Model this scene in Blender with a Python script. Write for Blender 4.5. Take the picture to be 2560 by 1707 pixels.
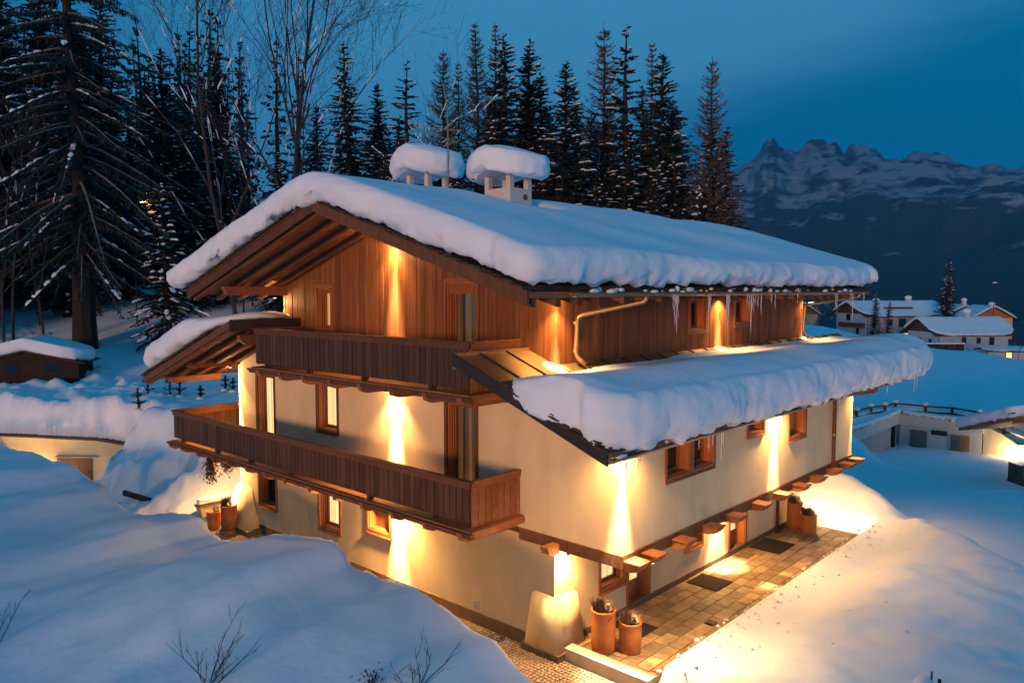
import bpy, math, random
import numpy as np
from mathutils import Vector, Matrix, noise
for o in list(bpy.data.objects): bpy.data.objects.remove(o)
SC = bpy.context.scene
C = SC.collection
rnd = random.Random(7)

# ------------------------------------------------------------------ camera, sky, sun, exposure
CAM = Vector((-13.07, -8.94, 7.98)); YAW = math.radians(42.72); PITCH = math.radians(3.797)
cd = bpy.data.cameras.new('camera'); cd.sensor_width = 36; cd.lens = 26.83; cd.clip_end = 12000; cd.clip_start = .1
co = bpy.data.objects.new('camera', cd); C.objects.link(co)
co.location = CAM; co.rotation_euler = (math.radians(90) - PITCH, 0, YAW - math.radians(90)); SC.camera = co

SUN_AZ = math.atan2(-.33, -.945); SUN_EL = math.radians(1.2)
world = bpy.data.worlds.new('World'); SC.world = world; world.use_nodes = True
nt = world.node_tree; nt.nodes.clear()
def N(t, **k):
    n = nt.nodes.new(t)
    for a, b in k.items(): setattr(n, a, b)
    return n
def L(a, b): nt.links.new(a, b)
wo = N('ShaderNodeOutputWorld'); bg = N('ShaderNodeBackground'); L(bg.outputs[0], wo.inputs[0])
sky = N('ShaderNodeTexSky', sky_type='NISHITA'); sky.sun_disc = False
sky.sun_elevation = math.radians(1.0); sky.sun_rotation = math.radians(90) - SUN_AZ; sky.altitude = 1200
sky.ozone_density = 6.0; sky.air_density = 1.0; sky.dust_density = .3
tint = N('ShaderNodeMix', data_type='RGBA', blend_type='MULTIPLY'); tint.inputs[0].default_value = 1
L(sky.outputs[0], tint.inputs[6]); tint.inputs[7].default_value = (.30, .78, 1.0, 1)
dusk = N('ShaderNodeMix', data_type='RGBA'); dusk.inputs[0].default_value = .9; L(tint.outputs[2], dusk.inputs[6]); dusk.inputs[7].default_value = (.004, 1.30, 2.70, 1)
tc = N('ShaderNodeTexCoord'); mp = N('ShaderNodeMapping'); L(tc.outputs['Generated'], mp.inputs[0])
mp.inputs['Rotation'].default_value = (math.radians(-24), math.radians(14), math.radians(20)); mp.inputs['Scale'].default_value = (1.1, 1.1, 5.5)
nz = N('ShaderNodeTexNoise'); L(mp.outputs[0], nz.inputs[0]); nz.inputs['Scale'].default_value = .95; nz.inputs['Detail'].default_value = 5; nz.inputs['Roughness'].default_value = .5
rp = N('ShaderNodeMapRange', interpolation_type='SMOOTHERSTEP'); L(nz.outputs[0], rp.inputs[0])
rp.inputs[1].default_value = .42; rp.inputs[2].default_value = .6
# a thin veil of high cloud: its edge runs as a plane through the sky dome, broken by the noise
dv = N('ShaderNodeVectorMath', operation='DOT_PRODUCT'); L(tc.outputs['Generated'], dv.inputs[0])
_az0 = YAW - math.radians(16.5)
_a = Vector((math.cos(_az0), math.sin(_az0), 0)); _r = Vector((math.sin(_az0), -math.cos(_az0), 0))
_n = (Vector((0, 0, 1)) - .36 * _r - .26 * _a).normalized()
dv.inputs[1].default_value = _n
ad = N('ShaderNodeMath', operation='MULTIPLY_ADD'); L(nz.outputs[0], ad.inputs[0]); ad.inputs[1].default_value = .32; L(dv.outputs['Value'], ad.inputs[2])
rv = N('ShaderNodeMapRange', interpolation_type='SMOOTHSTEP'); L(ad.outputs[0], rv.inputs[0])
rv.inputs[1].default_value = .11; rv.inputs[2].default_value = .25
rv.inputs[3].default_value = 0; rv.inputs[4].default_value = .95
rf = N('ShaderNodeMapRange', interpolation_type='SMOOTHSTEP'); L(ad.outputs[0], rf.inputs[0])
rf.inputs[1].default_value = .39; rf.inputs[2].default_value = .67; rf.inputs[3].default_value = 1; rf.inputs[4].default_value = .0
rm = N('ShaderNodeMath', operation='MULTIPLY'); L(rv.outputs[0], rm.inputs[0]); L(rf.outputs[0], rm.inputs[1])
cl = N('ShaderNodeMix', data_type='RGBA'); L(rm.outputs[0], cl.inputs[0]); L(dusk.outputs[2], cl.inputs[6])
cl.inputs[7].default_value = (.46, 2.25, 4.0, 1)
L(cl.outputs[2], bg.inputs[0]); bg.inputs[1].default_value = .15

sd = bpy.data.lights.new('sun', 'SUN'); so = bpy.data.objects.new('sun', sd); C.objects.link(so)
sd.energy = 1.75; sd.angle = math.radians(10); sd.color = (1.0, .50, .23)
_d = Vector((math.cos(SUN_AZ) * math.cos(SUN_EL), math.sin(SUN_AZ) * math.cos(SUN_EL), math.sin(SUN_EL)))
so.rotation_euler = _d.to_track_quat('Z', 'Y').to_euler(); so.location = (-30, -20, 30)
SC.view_settings.view_transform = 'Standard'; SC.view_settings.look = 'None'
SC.view_settings.exposure = 0; SC.view_settings.gamma = 1
SC.render.engine = 'CYCLES'; SC.cycles.max_bounces = 6; SC.cycles.diffuse_bounces = 3; SC.cycles.sample_clamp_indirect = 6
SC.cycles.use_denoising = True

# ------------------------------------------------------------------ materials
def mat(name, col, rough=.7, var=.0, nscale=(3, 3, 3), namp=.25, rand=0, bump=0, bscale=8, spec=.3, metal=0, col2=None, emit=None, estr=0, trans=0, detail=4):
    m = bpy.data.materials.new(name); m.use_nodes = True; t = m.node_tree; p = t.nodes['Principled BSDF']
    p.inputs['Roughness'].default_value = rough; p.inputs['Specular IOR Level'].default_value = spec; p.inputs['Metallic'].default_value = metal
    p.inputs['Base Color'].default_value = (*col, 1)
    if trans: p.inputs['Transmission Weight'].default_value = trans
    def n(k, **a):
        x = t.nodes.new(k)
        for q, w in a.items(): setattr(x, q, w)
        return x
    l = t.links.new
    geo = n('ShaderNodeNewGeometry'); mpn = n('ShaderNodeMapping'); l(geo.outputs['Position'], mpn.inputs[0]); mpn.inputs['Scale'].default_value = nscale
    out = None
    if namp or rand:
        info = n('ShaderNodeObjectInfo')
        if rand:
            off = n('ShaderNodeVectorMath', operation='MULTIPLY_ADD'); cmb = n('ShaderNodeCombineXYZ'); l(info.outputs['Random'], cmb.inputs[0]); l(info.outputs['Random'], cmb.inputs[2])
            l(cmb.outputs[0], off.inputs[0]); off.inputs[1].default_value = (37, 0, 91); l(mpn.outputs[0], off.inputs[2]); src = off.outputs[0]
        else: src = mpn.outputs[0]
        ns = n('ShaderNodeTexNoise'); l(src, ns.inputs[0]); ns.inputs['Scale'].default_value = 1; ns.inputs['Detail'].default_value = detail; ns.inputs['Roughness'].default_value = .6
        mr = n('ShaderNodeMapRange'); l(ns.outputs[0], mr.inputs[0]); mr.inputs[1].default_value = .25; mr.inputs[2].default_value = .75
        mx = n('ShaderNodeMix', data_type='RGBA'); l(mr.outputs[0], mx.inputs[0])
        c2 = col2 or tuple(min(1, c * (1 + namp)) for c in col)
        c1 = tuple(c * (1 - namp) for c in col) if not col2 else col
        mx.inputs[6].default_value = (*c1, 1); mx.inputs[7].default_value = (*c2, 1); out = mx.outputs[2]
        if rand:
            ml = n('ShaderNodeMapRange'); l(info.outputs['Random'], ml.inputs[0]); ml.inputs[3].default_value = 1 - rand; ml.inputs[4].default_value = 1 + rand
            vm = n('ShaderNodeVectorMath', operation='SCALE'); l(out, vm.inputs[0]); l(ml.outputs[0], vm.inputs['Scale']); out = vm.outputs[0]
        l(out, p.inputs['Base Color'])
    if bump:
        if name in ('snow', 'lumpy snow'): bscale = bscale
        b = n('ShaderNodeBump'); nb = n('ShaderNodeTexNoise'); m2 = n('ShaderNodeMapping'); l(geo.outputs['Position'], m2.inputs[0])
        m2.inputs['Scale'].default_value = bscale if isinstance(bscale, tuple) else (bscale,) * 3
        l(m2.outputs[0], nb.inputs[0]); nb.inputs['Scale'].default_value = 1; nb.inputs['Detail'].default_value = 5
        hsrc = nb.outputs[0]
        if 'snow' in name:                                     # crusty grain on top of the soft relief
            n3 = n('ShaderNodeTexNoise'); l(geo.outputs['Position'], n3.inputs[0]); n3.inputs['Scale'].default_value = 26; n3.inputs['Detail'].default_value = 3
            m3 = n('ShaderNodeMath', operation='MULTIPLY_ADD'); l(n3.outputs[0], m3.inputs[0]); m3.inputs[1].default_value = .22; l(nb.outputs[0], m3.inputs[2]); hsrc = m3.outputs[0]
        l(hsrc, b.inputs['Height']); b.inputs['Strength'].default_value = bump; b.inputs['Distance'].default_value = .05; l(b.outputs[0], p.inputs['Normal'])
    if emit:
        p.inputs['Emission Color'].default_value = (*emit, 1); p.inputs['Emission Strength'].default_value = estr
    return m
M = {}
M['snow'] = mat('snow', (.80, .83, .88), .75, namp=.04, nscale=(.7, .7, .7), bump=.35, bscale=5, spec=.15)
M['snowrough'] = mat('lumpy snow', (.80, .83, .88), .75, namp=.05, nscale=(2, 2, 2), bump=.9, bscale=7, spec=.15)
M['stucco'] = mat('cream stucco', (.76, .60, .365), .85, namp=.15, nscale=(.9, .9, .4), bump=.05, bscale=9, spec=.1)
M['clad'] = mat('larch cladding', (.23, .083, .025), .6, namp=.36, nscale=(14, 14, .9), rand=.2, bump=.3, bscale=(60, 60, 4), spec=.25)
M['beam'] = mat('brown timber', (.13, .052, .022), .65, namp=.35, nscale=(9, 9, 1.6), rand=.2, bump=.3, bscale=(30, 30, 8))
M['balc'] = mat('weathered balcony boards', (.078, .038, .021), .7, namp=.4, nscale=(16, 16, 1.0), rand=.25, bump=.3, bscale=(60, 60, 5))
M['joist'] = mat('joist timber', (.24, .088, .034), .6, namp=.3, nscale=(6, 6, 6), rand=.2, bump=.2, bscale=20)
M['soffit'] = mat('soffit boards', (.27, .105, .040), .6, namp=.35, nscale=(1.2, 9, 9), bump=.3, bscale=(3, 30, 30))
M['win'] = mat('window timber', (.30, .105, .036), .45, namp=.25, nscale=(12, 12, 1.5), rand=.12, spec=.4)
M['reveal'] = mat('glow tinted reveal timber', (.46, .165, .05), .5, namp=.25, nscale=(12, 12, 1.5), rand=.1)  # window timber made brighter, the room's glow is put into its colour
M['windark'] = mat('dark window timber', (.15, .058, .024), .45, namp=.25, nscale=(12, 12, 1.5), rand=.12, spec=.4)
M['shingle'] = mat('weathered shingles', (.055, .040, .030), .85, namp=.4, nscale=(5, 5, 5), rand=.4)
M['metal'] = mat('copper roof sheet', (.33, .21, .10), .45, namp=.18, nscale=(1.5, 1.5, 1.5), metal=.55, spec=.5)
M['copper'] = mat('copper gutter', (.42, .26, .14), .38, namp=.15, nscale=(3, 3, 3), metal=.7, spec=.5)
M['flash'] = mat('dark flashing', (.05, .035, .028), .5, namp=.2, metal=.3)
M['iron'] = mat('black iron', (.02, .017, .015), .5, namp=.1, metal=.4)
M['plinth'] = mat('brown stone plinth', (.14, .088, .055), .8, namp=.3, nscale=(4, 4, 4), bump=.4, bscale=18)
M['paver'] = mat('sandstone paver', (.31, .205, .105), .5, namp=.4, nscale=(4, 4, 4), rand=.32, bump=.35, bscale=20)
M['mortar'] = mat('mortar bed', (.50, .43, .32), .9, namp=.2, nscale=(8, 8, 8))
M['cobble'] = mat('porphyry cobble', (.26, .20, .145), .7, namp=.3, nscale=(9, 9, 9), rand=.35, bump=.4, bscale=30)
M['terra'] = mat('terracotta', (.46, .155, .045), .55, namp=.2, nscale=(2, 2, 3), bump=.15, bscale=9, spec=.4)
M['soil'] = mat('soil', (.03, .02, .013), .95, namp=.3)
M['dry'] = mat('dry grass', (.42, .28, .13), .8, namp=.3, nscale=(9, 9, 9))
M['heather'] = mat('heather', (.10, .055, .035), .85, namp=.4, nscale=(9, 9, 9))
M['cabbage'] = mat('pale rosette', (.62, .52, .38), .7, namp=.15)
M['mat'] = mat('doormat', (.030, .022, .017), .95, namp=.35, nscale=(40, 40, 40), bump=.6, bscale=80)
M['ice'] = mat('ice', (.85, .86, .88), .18, namp=0, spec=.5, trans=.55)
M['trunk'] = mat('spruce bark', (.026, .019, .016), .9, namp=.4, nscale=(6, 6, 2), bump=.6, bscale=(14, 14, 5))
M['limb'] = mat('frosted limb', (.15, .12, .115), .9, namp=.5, nscale=(3, 3, 3))
M['bark2'] = mat('bare bark', (.045, .037, .036), .9, namp=.35, nscale=(6, 6, 2))
M['needle'] = mat('spruce needles', (.015, .025, .021), .8, namp=.5, nscale=(1.2, 1.2, 1.2), rand=.25)
M['larch'] = mat('larch twigs', (.12, .105, .10), .9, namp=.3, nscale=(1, 1, 1), rand=.15)
M['log'] = mat('dark log', (.026, .013, .008), .8, namp=.4, nscale=(3, 3, 12), rand=.2)
M['white'] = mat('white render', (.60, .55, .52), .85, namp=.08, nscale=(.7, .7, .7))
M['grey'] = mat('grey door', (.13, .13, .135), .6, namp=.12, nscale=(3, 3, 1))
M['greywall'] = mat('grey concrete', (.42, .41, .41), .85, namp=.1, nscale=(1, 1, 1))
M['lamp'] = mat('lamp lens', (.9, .7, .4), .4, namp=0, emit=(1, .72, .36), estr=22)
M['glass'] = mat('dark glass', (.012, .011, .011), .08, namp=0, spec=.6)
def pane_mat(name, c1, c2, k, su):
    """lit room seen through a curtain hung in folds behind the glass"""
    m = mat(name, (.03, .025, .02), .12, namp=0, spec=.5); t = m.node_tree; p = t.nodes['Principled BSDF']
    g = t.nodes.new('ShaderNodeNewGeometry'); mp_ = t.nodes.new('ShaderNodeMapping'); mp_.inputs['Scale'].default_value = (1, 1, .012)
    t.links.new(g.outputs['Position'], mp_.inputs[0])
    n = t.nodes.new('ShaderNodeTexNoise'); n.inputs['Scale'].default_value = su; n.inputs['Detail'].default_value = 3; t.links.new(mp_.outputs[0], n.inputs[0])
    r = t.nodes.new('ShaderNodeMapRange'); r.inputs[1].default_value = .33; r.inputs[2].default_value = .67; t.links.new(n.outputs[0], r.inputs[0])
    x = t.nodes.new('ShaderNodeMix'); x.data_type = 'RGBA'; x.inputs[6].default_value = (*c1, 1); x.inputs[7].default_value = (*c2, 1); t.links.new(r.outputs[0], x.inputs[0])
    t.links.new(x.outputs[2], p.inputs['Emission Color']); p.inputs['Emission Strength'].default_value = k
    return m
M['pane_bright'] = pane_mat('bright curtained room', (.80, .40, .11), (1, .84, .46), 1.25, 8)
M['pane_warm'] = pane_mat('warm room', (.45, .20, .06), (.95, .55, .22), .8, 8)
M['pane_dim'] = pane_mat('dim curtained room', (.02, .010, .005), (.50, .23, .07), .36, 7)
M['glow'] = mat('lit village window', (.9, .6, .3), .5, namp=0, emit=(1, .58, .2), estr=1.6)
M['orangewood'] = mat('orange boards with painted glow', (.40, .18, .06), .7, namp=.3, nscale=(2, 2, .5))  # lamp glow of far gables and hut sits in this colour; also orange doors

# ------------------------------------------------------------------ mesh helpers
class MB:
    def __init__(s): s.v = []; s.f = []
    def add(s, vs, fs):
        b = len(s.v); s.v += [tuple(p) for p in vs]; s.f += [tuple(i + b for i in f) for f in fs]; return s
    def box(s, x0, x1, y0, y1, z0, z1):
        return s.add([(x, y, z) for z in (z0, z1) for y in (y0, y1) for x in (x0, x1)], [(0, 2, 3, 1), (4, 5, 7, 6), (0, 1, 5, 4), (2, 6, 7, 3), (0, 4, 6, 2), (1, 3, 7, 5)])
    def hexa(s, p): return s.add(p, [(0, 2, 3, 1), (4, 5, 7, 6), (0, 1, 5, 4), (2, 6, 7, 3), (0, 4, 6, 2), (1, 3, 7, 5)])
    def rod(s, a, b, r0, r1=None, n=6, cap=True):
        return s.tube([a, b], [r0, r0 if r1 is None else r1], n, cap)
    def tube(s, pts, rad, n=6, cap=True):
        pts = [Vector(p) for p in pts]; vs = []; fs = []; k = len(pts); up = None
        for i, p in enumerate(pts):
            t = (pts[min(i + 1, k - 1)] - pts[max(i - 1, 0)]); t = t.normalized() if t.length > 1e-9 else Vector((0, 0, 1))
            if up is None: up = t.orthogonal().normalized()
            else:
                up = up - t * up.dot(t); up = up.normalized() if up.length > 1e-6 else t.orthogonal().normalized()
            w = t.cross(up)
            for j in range(n):
                a = 2 * math.pi * j / n; vs.append(p + (up * math.cos(a) + w * math.sin(a)) * rad[i])
        for i in range(k - 1):
            for j in range(n): fs.append((i * n + j, i * n + (j + 1) % n, (i + 1) * n + (j + 1) % n, (i + 1) * n + j))
        if cap: fs += [tuple(range(n - 1, -1, -1)), tuple(range((k - 1) * n, k * n))]
        return s.add(vs, fs)
    def lathe(s, prof, n=20, cx=0, cy=0):
        vs = []; fs = []
        for r, z in prof:
            for j in range(n):
                a = 2 * math.pi * j / n; vs.append((cx + r * math.cos(a), cy + r * math.sin(a), z))
        for i in range(len(prof) - 1):
            for j in range(n): fs.append((i * n + j, i * n + (j + 1) % n, (i + 1) * n + (j + 1) % n, (i + 1) * n + j))
        fs += [tuple(range(n - 1, -1, -1)), tuple(range((len(prof) - 1) * n, len(prof) * n))]
        return s.add(vs, fs)
    def prism(s, poly, fn, h0, h1):
        """polygon [(a, b)] pushed from h0 to h1; fn(a, b, h) gives the point"""
        n = len(poly); vs = [fn(a, b, h0) for a, b in poly] + [fn(a, b, h1) for a, b in poly]
        fs = [tuple(range(n - 1, -1, -1)), tuple(range(n, 2 * n))] + [(i, (i + 1) % n, n + (i + 1) % n, n + i) for i in range(n)]
        return s.add(vs, fs)
    def ball(s, c, r, seg=6, rings=4, sq=(1, 1, 1), R=None):
        vs = []; fs = []
        for i in range(rings + 1):
            ph = math.pi * i / rings
            for j in range(seg):
                th = 2 * math.pi * j / seg; p = Vector((math.sin(ph) * math.cos(th) * r * sq[0], math.sin(ph) * math.sin(th) * r * sq[1], math.cos(ph) * r * sq[2]))
                if R: p = R @ p
                vs.append(p + Vector(c))
        for i in range(rings):
            for j in range(seg): fs.append((i * seg + j, (i + 1) * seg + j, (i + 1) * seg + (j + 1) % seg, i * seg + (j + 1) % seg))
        return s.add(vs, fs)
    def mesh(s, name, m, smooth=False):
        me = bpy.data.meshes.new(name); me.from_pydata(s.v, [], s.f); me.materials.append(m)
        if smooth: me.polygons.foreach_set('use_smooth', [True] * len(me.polygons))
        me.validate(); fix_normals(me); return me
    def build(s, name, m, parent=None, smooth=False):
        return put(name, s.mesh(name, m, smooth), parent)
import bmesh
def fix_normals(me):
    if len(me.polygons) > 60000: return
    b = bmesh.new(); b.from_mesh(me); bmesh.ops.recalc_face_normals(b, faces=b.faces); b.to_mesh(me); b.free()
def put(name, me, parent=None, loc=None, rot=None, scale=None):
    o = bpy.data.objects.new(name, me); C.objects.link(o)
    if parent is not None: o.parent = parent
    if loc is not None: o.location = loc
    if rot is not None: o.rotation_euler = rot
    if scale is not None: o.scale = scale
    return o
def tag(o, label=None, cat=None, group=None, kind=None):
    if label: o['label'] = label
    if cat: o['category'] = cat
    if group: o['group'] = group
    if kind: o['kind'] = kind
    return o
def thing(name, label, cat, loc=(0, 0, 0), rz=0, group=None):
    o = bpy.data.objects.new(name, None); C.objects.link(o); o.location = loc; o.rotation_euler = (0, 0, rz); o.empty_display_size = .3
    return tag(o, label, cat, group)
def raw_mesh(name, V, F, m, smooth=True):
    """V (n,3) array, F (m,3 or 4) array"""
    me = bpy.data.meshes.new(name); V = np.asarray(V, np.float32); F = np.asarray(F, np.int32); k = F.shape[1]
    me.vertices.add(len(V)); me.vertices.foreach_set('co', V.ravel()); me.loops.add(F.size); me.loops.foreach_set('vertex_index', F.ravel())
    me.polygons.add(len(F)); me.polygons.foreach_set('loop_start', np.arange(0, F.size, k, dtype=np.int32)); me.polygons.foreach_set('loop_total', np.full(len(F), k, np.int32))
    if smooth: me.polygons.foreach_set('use_smooth', np.ones(len(F), bool))
    me.materials.append(m); me.update(calc_edges=True); me.validate(); return me
UNIT = {}
def unit_box(m):
    if m.name not in UNIT: UNIT[m.name] = MB().box(-.5, .5, -.5, .5, -.5, .5).mesh('board', m)
    return UNIT[m.name]
def board(name, m, parent, x0, x1, y0, y1, z0, z1):
    return put(name, unit_box(m), parent, ((x0 + x1) / 2, (y0 + y1) / 2, (z0 + z1) / 2), None, (abs(x1 - x0), abs(y1 - y0), abs(z1 - z0)))
def sstep(a, b, x):
    t = np.clip((x - a) / (b - a), 0, 1); return t * t * (3 - 2 * t)
def vnoise(x, y, f, seed=0):
    """cheap smooth value noise on arrays"""
    x = np.asarray(x, float) * f + seed * 17.3; y = np.asarray(y, float) * f + seed * 9.1
    xi = np.floor(x); yi = np.floor(y); fx = x - xi; fy = y - yi; fx = fx * fx * (3 - 2 * fx); fy = fy * fy * (3 - 2 * fy)
    def h(i, j):
        s = np.sin(i * 127.1 + j * 311.7 + seed * 74.7) * 43758.5453; return s - np.floor(s)
    a = h(xi, yi) * (1 - fx) + h(xi + 1, yi) * fx; b = h(xi, yi + 1) * (1 - fx) + h(xi + 1, yi + 1) * fx
    return (a * (1 - fy) + b * fy) * 2 - 1
def fbm(x, y, f, o=4, seed=0, g=.5):
    s = 0; a = 1
    for i in range(o): s = s + a * vnoise(x, y, f * 2 ** i, seed + i); a *= g
    return s

# ------------------------------------------------------------------ terrain
FW = np.array([math.cos(YAW), math.sin(YAW)]); RT = np.array([math.sin(YAW), -math.cos(YAW)])
EDGE = np.array([(-12, 38.5), (-4.23, 30.13), (-1.13, 26.77), (-.32, 25.15), (.3, 22.6), (1.6, 20.6), (5, 19.3), (18, 18.6), (30, 16), (41, 9.55), (52.4, 9.55), (52.4, 3.2), (52.4, -6), (60, -34)], float)
LOWPOLY = np.vstack([EDGE, [(60, -90), (-90, -90), (-90, 38.5)]])
def inpoly(x, y, P):
    c = np.zeros(x.shape, bool); n = len(P)
    for i in range(n):
        (x1, y1), (x2, y2) = P[i], P[(i + 1) % n]
        k = ((y1 > y) != (y2 > y)) & (x < (x2 - x1) * (y - y1) / (y2 - y1 + 1e-12) + x1); c ^= k
    return c
def pdist(x, y, P):
    d = np.full(x.shape, 1e9)
    for (x1, y1), (x2, y2) in zip(P[:-1], P[1:]):
        dx, dy = x2 - x1, y2 - y1; t = np.clip(((x - x1) * dx + (y - y1) * dy) / (dx * dx + dy * dy), 0, 1)
        d = np.minimum(d, np.hypot(x - x1 - t * dx, y - y1 - t * dy))
    return d
RIDGE = np.array([(-30, .6), (-4, .9), (-2, 1.3), (-1, 1.6), (-.43, 1.77), (0, 2.02), (.6, 2.02), (1.2, 2.2), (2, 2.4), (2.7, 2.36), (3.4, 2.45), (3.65, 2.5), (3.8, 2.72), (4.2, 2.83), (5.5, 2.58), (6.4, 2.44), (7.1, 2.3), (8.1, 1.9), (9.2, 1.65), (10.2, 1.62), (11.1, 1.88), (12.2, 1.82), (13.85, 1.48), (15.4, 1.43), (17, 1.58), (19.3, 1.52), (20.9, 1.76), (21.8, 1.8), (23.2, 1.54), (25.3, 1.6), (30, 1.35), (40, 1.8), (60, 2)])
MOUND = np.array([(13.9, 6), (16.6, 4.2), (17.3, .8), (15.6, -.9), (14.3, -2.4), (12.6, -3.4), (11.2, -5.2), (9.6, -9), (7, -16)], float)
MPOLY = np.vstack([MOUND, [(-40, -60), (-40, -2), (0, -.6), (13.7, -.6)]])
def ground(x, y):
    x = np.asarray(x, float); y = np.asarray(y, float); x, y = np.broadcast_arrays(x, y)
    D = (x - CAM.x) * FW[0] + (y - CAM.y) * FW[1]; S = (x - CAM.x) * RT[0] + (y - CAM.y) * RT[1]; q = S / np.maximum(D, 1)
    left = np.interp(D, [20, 31, 36, 40, 44, 52, 65, 85, 110, 160], [2.7, 2.8, 3.2, 3.7, 4.6, 6.5, 9.2, 13.5, 19, 24])
    crest = np.interp(q, [.25, .3, .383, .43, .472, .562, .608, .671, .75], [5, 4.4, 3.4, 2.6, 1.2, -.56, -.84, -2.3, -2.6])
    r60 = np.interp(q, [.25, .45], [3, -1.5])
    right = np.where(D < 60, 2.5 + (r60 - 2.5) * sstep(30, 60, D), np.where(D < 110, r60 + (crest - r60) * sstep(55, 112, D), crest + (-3.4 - crest) * sstep(108, 140, D)))
    hill = left + (right - left) * sstep(-.12, .22, q)
    hill = hill + .06 * fbm(x, y, .25, 3, 3) + .25 * vnoise(x, y, .08, 5)
    low = np.where(True, -.34, 0.) + sstep(3, 9, S) * np.interp(D, [27, 33, 42, 50, 62], [0, -.5, -2.7, -3.5, -4.05])
    sd = pdist(x, y, EDGE); low_side = inpoly(x, y, LOWPOLY); sd = np.where(low_side, -sd, sd)
    wall = (y > 25.0) & (x < 2)
    garage = (x > 40.5) & (y < 12)
    rough = .1 * fbm(x, y, 1.1, 4, 11) * np.exp(-((sd - .2) / 1.6) ** 2) * (1 - wall * (sd < .3))
    tw = np.where(sd < .28, 0, .64 + .36 * sstep(.3, 1.15, sd + .25 * fbm(x, y, 1.1, 3, 22)) + .05 * fbm(x, y, 1.6, 4, 21))
    wid = np.where(y < 20, 4.4, 2.3)
    tp = sstep(-wid, .9, sd + .35 * fbm(x, y, .7, 3, 31))
    tg = np.where(sd < .15, 0, .95 + .05 * sstep(0, 1, sd))
    h = low + (hill - low) * np.where(garage, tg, np.where(wall, tw, tp)) + rough
    h = h + (.34 * fbm(x, y, .8, 5, 33, .6)) * np.exp(-((sd + 1.2) / 1.8) ** 2) * (y > 17.6) * (y < 25.5) * (x < 6) + .10 * fbm(x, y, 2.8, 3, 35) * np.exp(-((sd + 1.8) / 2.2) ** 2) * (y > 17.6) * (y < 25) * (x < 6)
    # snow heaped along the terrace and out to the mound
    inside = inpoly(x, y, MPOLY); md = pdist(x, y, MOUND); md = np.where(inside, md, -md)
    e = np.maximum(-.49 - y, np.maximum(x - 13.75, -.05))
    heap = .12 + .48 * sstep(.9 + .3 * vnoise(x, y, .35, 41), 2.9, e + .25 * fbm(x, y, .6, 3, 43)) + .13 * fbm(x, y, .5, 3, 47) * sstep(.5, 2, e) + .05 * fbm(x, y, 2.2, 3, 49) * sstep(.5, 1.5, e)
    heap = heap + .5 * np.exp(-((x - 16) ** 2 + (y - 3) ** 2) / 3) + .22 * np.exp(-((md - .8) / .8) ** 2)
    heap = heap - .35 * sstep(1, 5, -y - 3.2) * sstep(4, 9, x)
    mt = sstep(-1.1, .5, md + .25 * fbm(x, y, .8, 3, 51))
    zone = (y < 6.5) & (x > -3.4)
    h = np.where(zone, np.maximum(h, h + (heap - h) * mt), h)
    # long bank thrown up between the path and the viewpoint
    rz = np.interp(y, RIDGE[:, 0], RIDGE[:, 1])
    back = np.maximum(-4 - x, 0)
    top = rz + (1.55 - rz) * sstep(1, 7, back) + .16 * vnoise(x, y, .33, 61) * sstep(.5, 2.5, back) + .05 * fbm(x, y, .9, 3, 63) * sstep(.2, 1, back)
    edge = -3.55 + .28 * fbm(x, y, .55, 3, 67) * 1.0
    tb = sstep(0, -.5, x - edge)
    bank = np.where(x > -4, rz - .25 * sstep(-4, -3.5, x), top)
    h = np.where(y < 34, h + (np.maximum(bank, h) - h) * tb, h)
    # beds under the cobbles, the terrace and the house
    cob = (x > -3.0) & (x < .4) & (y > -1.7) & (y < 17.2)
    cobt = sstep(-3.5, -3.0, x) * (1 - sstep(.35, .5, x)) * sstep(-1.9, -1.4, y + .35 * vnoise(x, y, .9, 71)) * (1 - sstep(17.0, 17.5, y + .25 * vnoise(x, y, 1.1, 73)))
    h = h + (-.62 - h) * cobt * (h < 1.2)
    ter = sstep(.2, .35, x) * (1 - sstep(13.3, 13.7, x + .25 * vnoise(x, y, 1.3, 79))) * sstep(-.52, -.38, y + .06 * vnoise(x, y, 2.1, 81)) * (1 - sstep(17, 18, y))
    patch = np.maximum(np.exp(-((x - 9.0) ** 2 / .16 + (y + .38) ** 2 / .08)), .8 * np.exp(-((x - 8.4) ** 2 / .3 + (y + .42) ** 2 / .02)))
    h = h + (-.5 - h) * ter + ter * patch * .38
    return h
def axis(a, b, fine0, fine1, st, gr):
    v = list(np.arange(fine0, fine1 + 1e-6, st)); s = st; p = fine1
    while p < b: s *= gr; p += s; v.append(p)
    s = st; p = fine0; w = []
    while p > a: s *= gr; p -= s; w.append(p)
    return np.array(w[::-1] + v)
GX = axis(-45, 170, -11, 18.5, .15, 1.045); GY = axis(-40, 150, -9, 31.5, .15, 1.045)
gx, gy = np.meshgrid(GX, GY); gz = ground(gx, gy)
nx, ny = len(GX), len(GY)
idx = np.arange(nx * ny).reshape(ny, nx)
F = np.stack([idx[:-1, :-1].ravel(), idx[:-1, 1:].ravel(), idx[1:, 1:].ravel(), idx[1:, :-1].ravel()], 1)
o = put('snow_ground', raw_mesh('snow_ground', np.stack([gx.ravel(), gy.ravel(), gz.ravel()], 1), F, M['snow']))
tag(o, 'deep snow lying over banks, forecourt and hillside around the chalet', kind='structure')
def gz1(x, y): return float(ground(np.array([x]), np.array([y]))[0])

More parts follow.
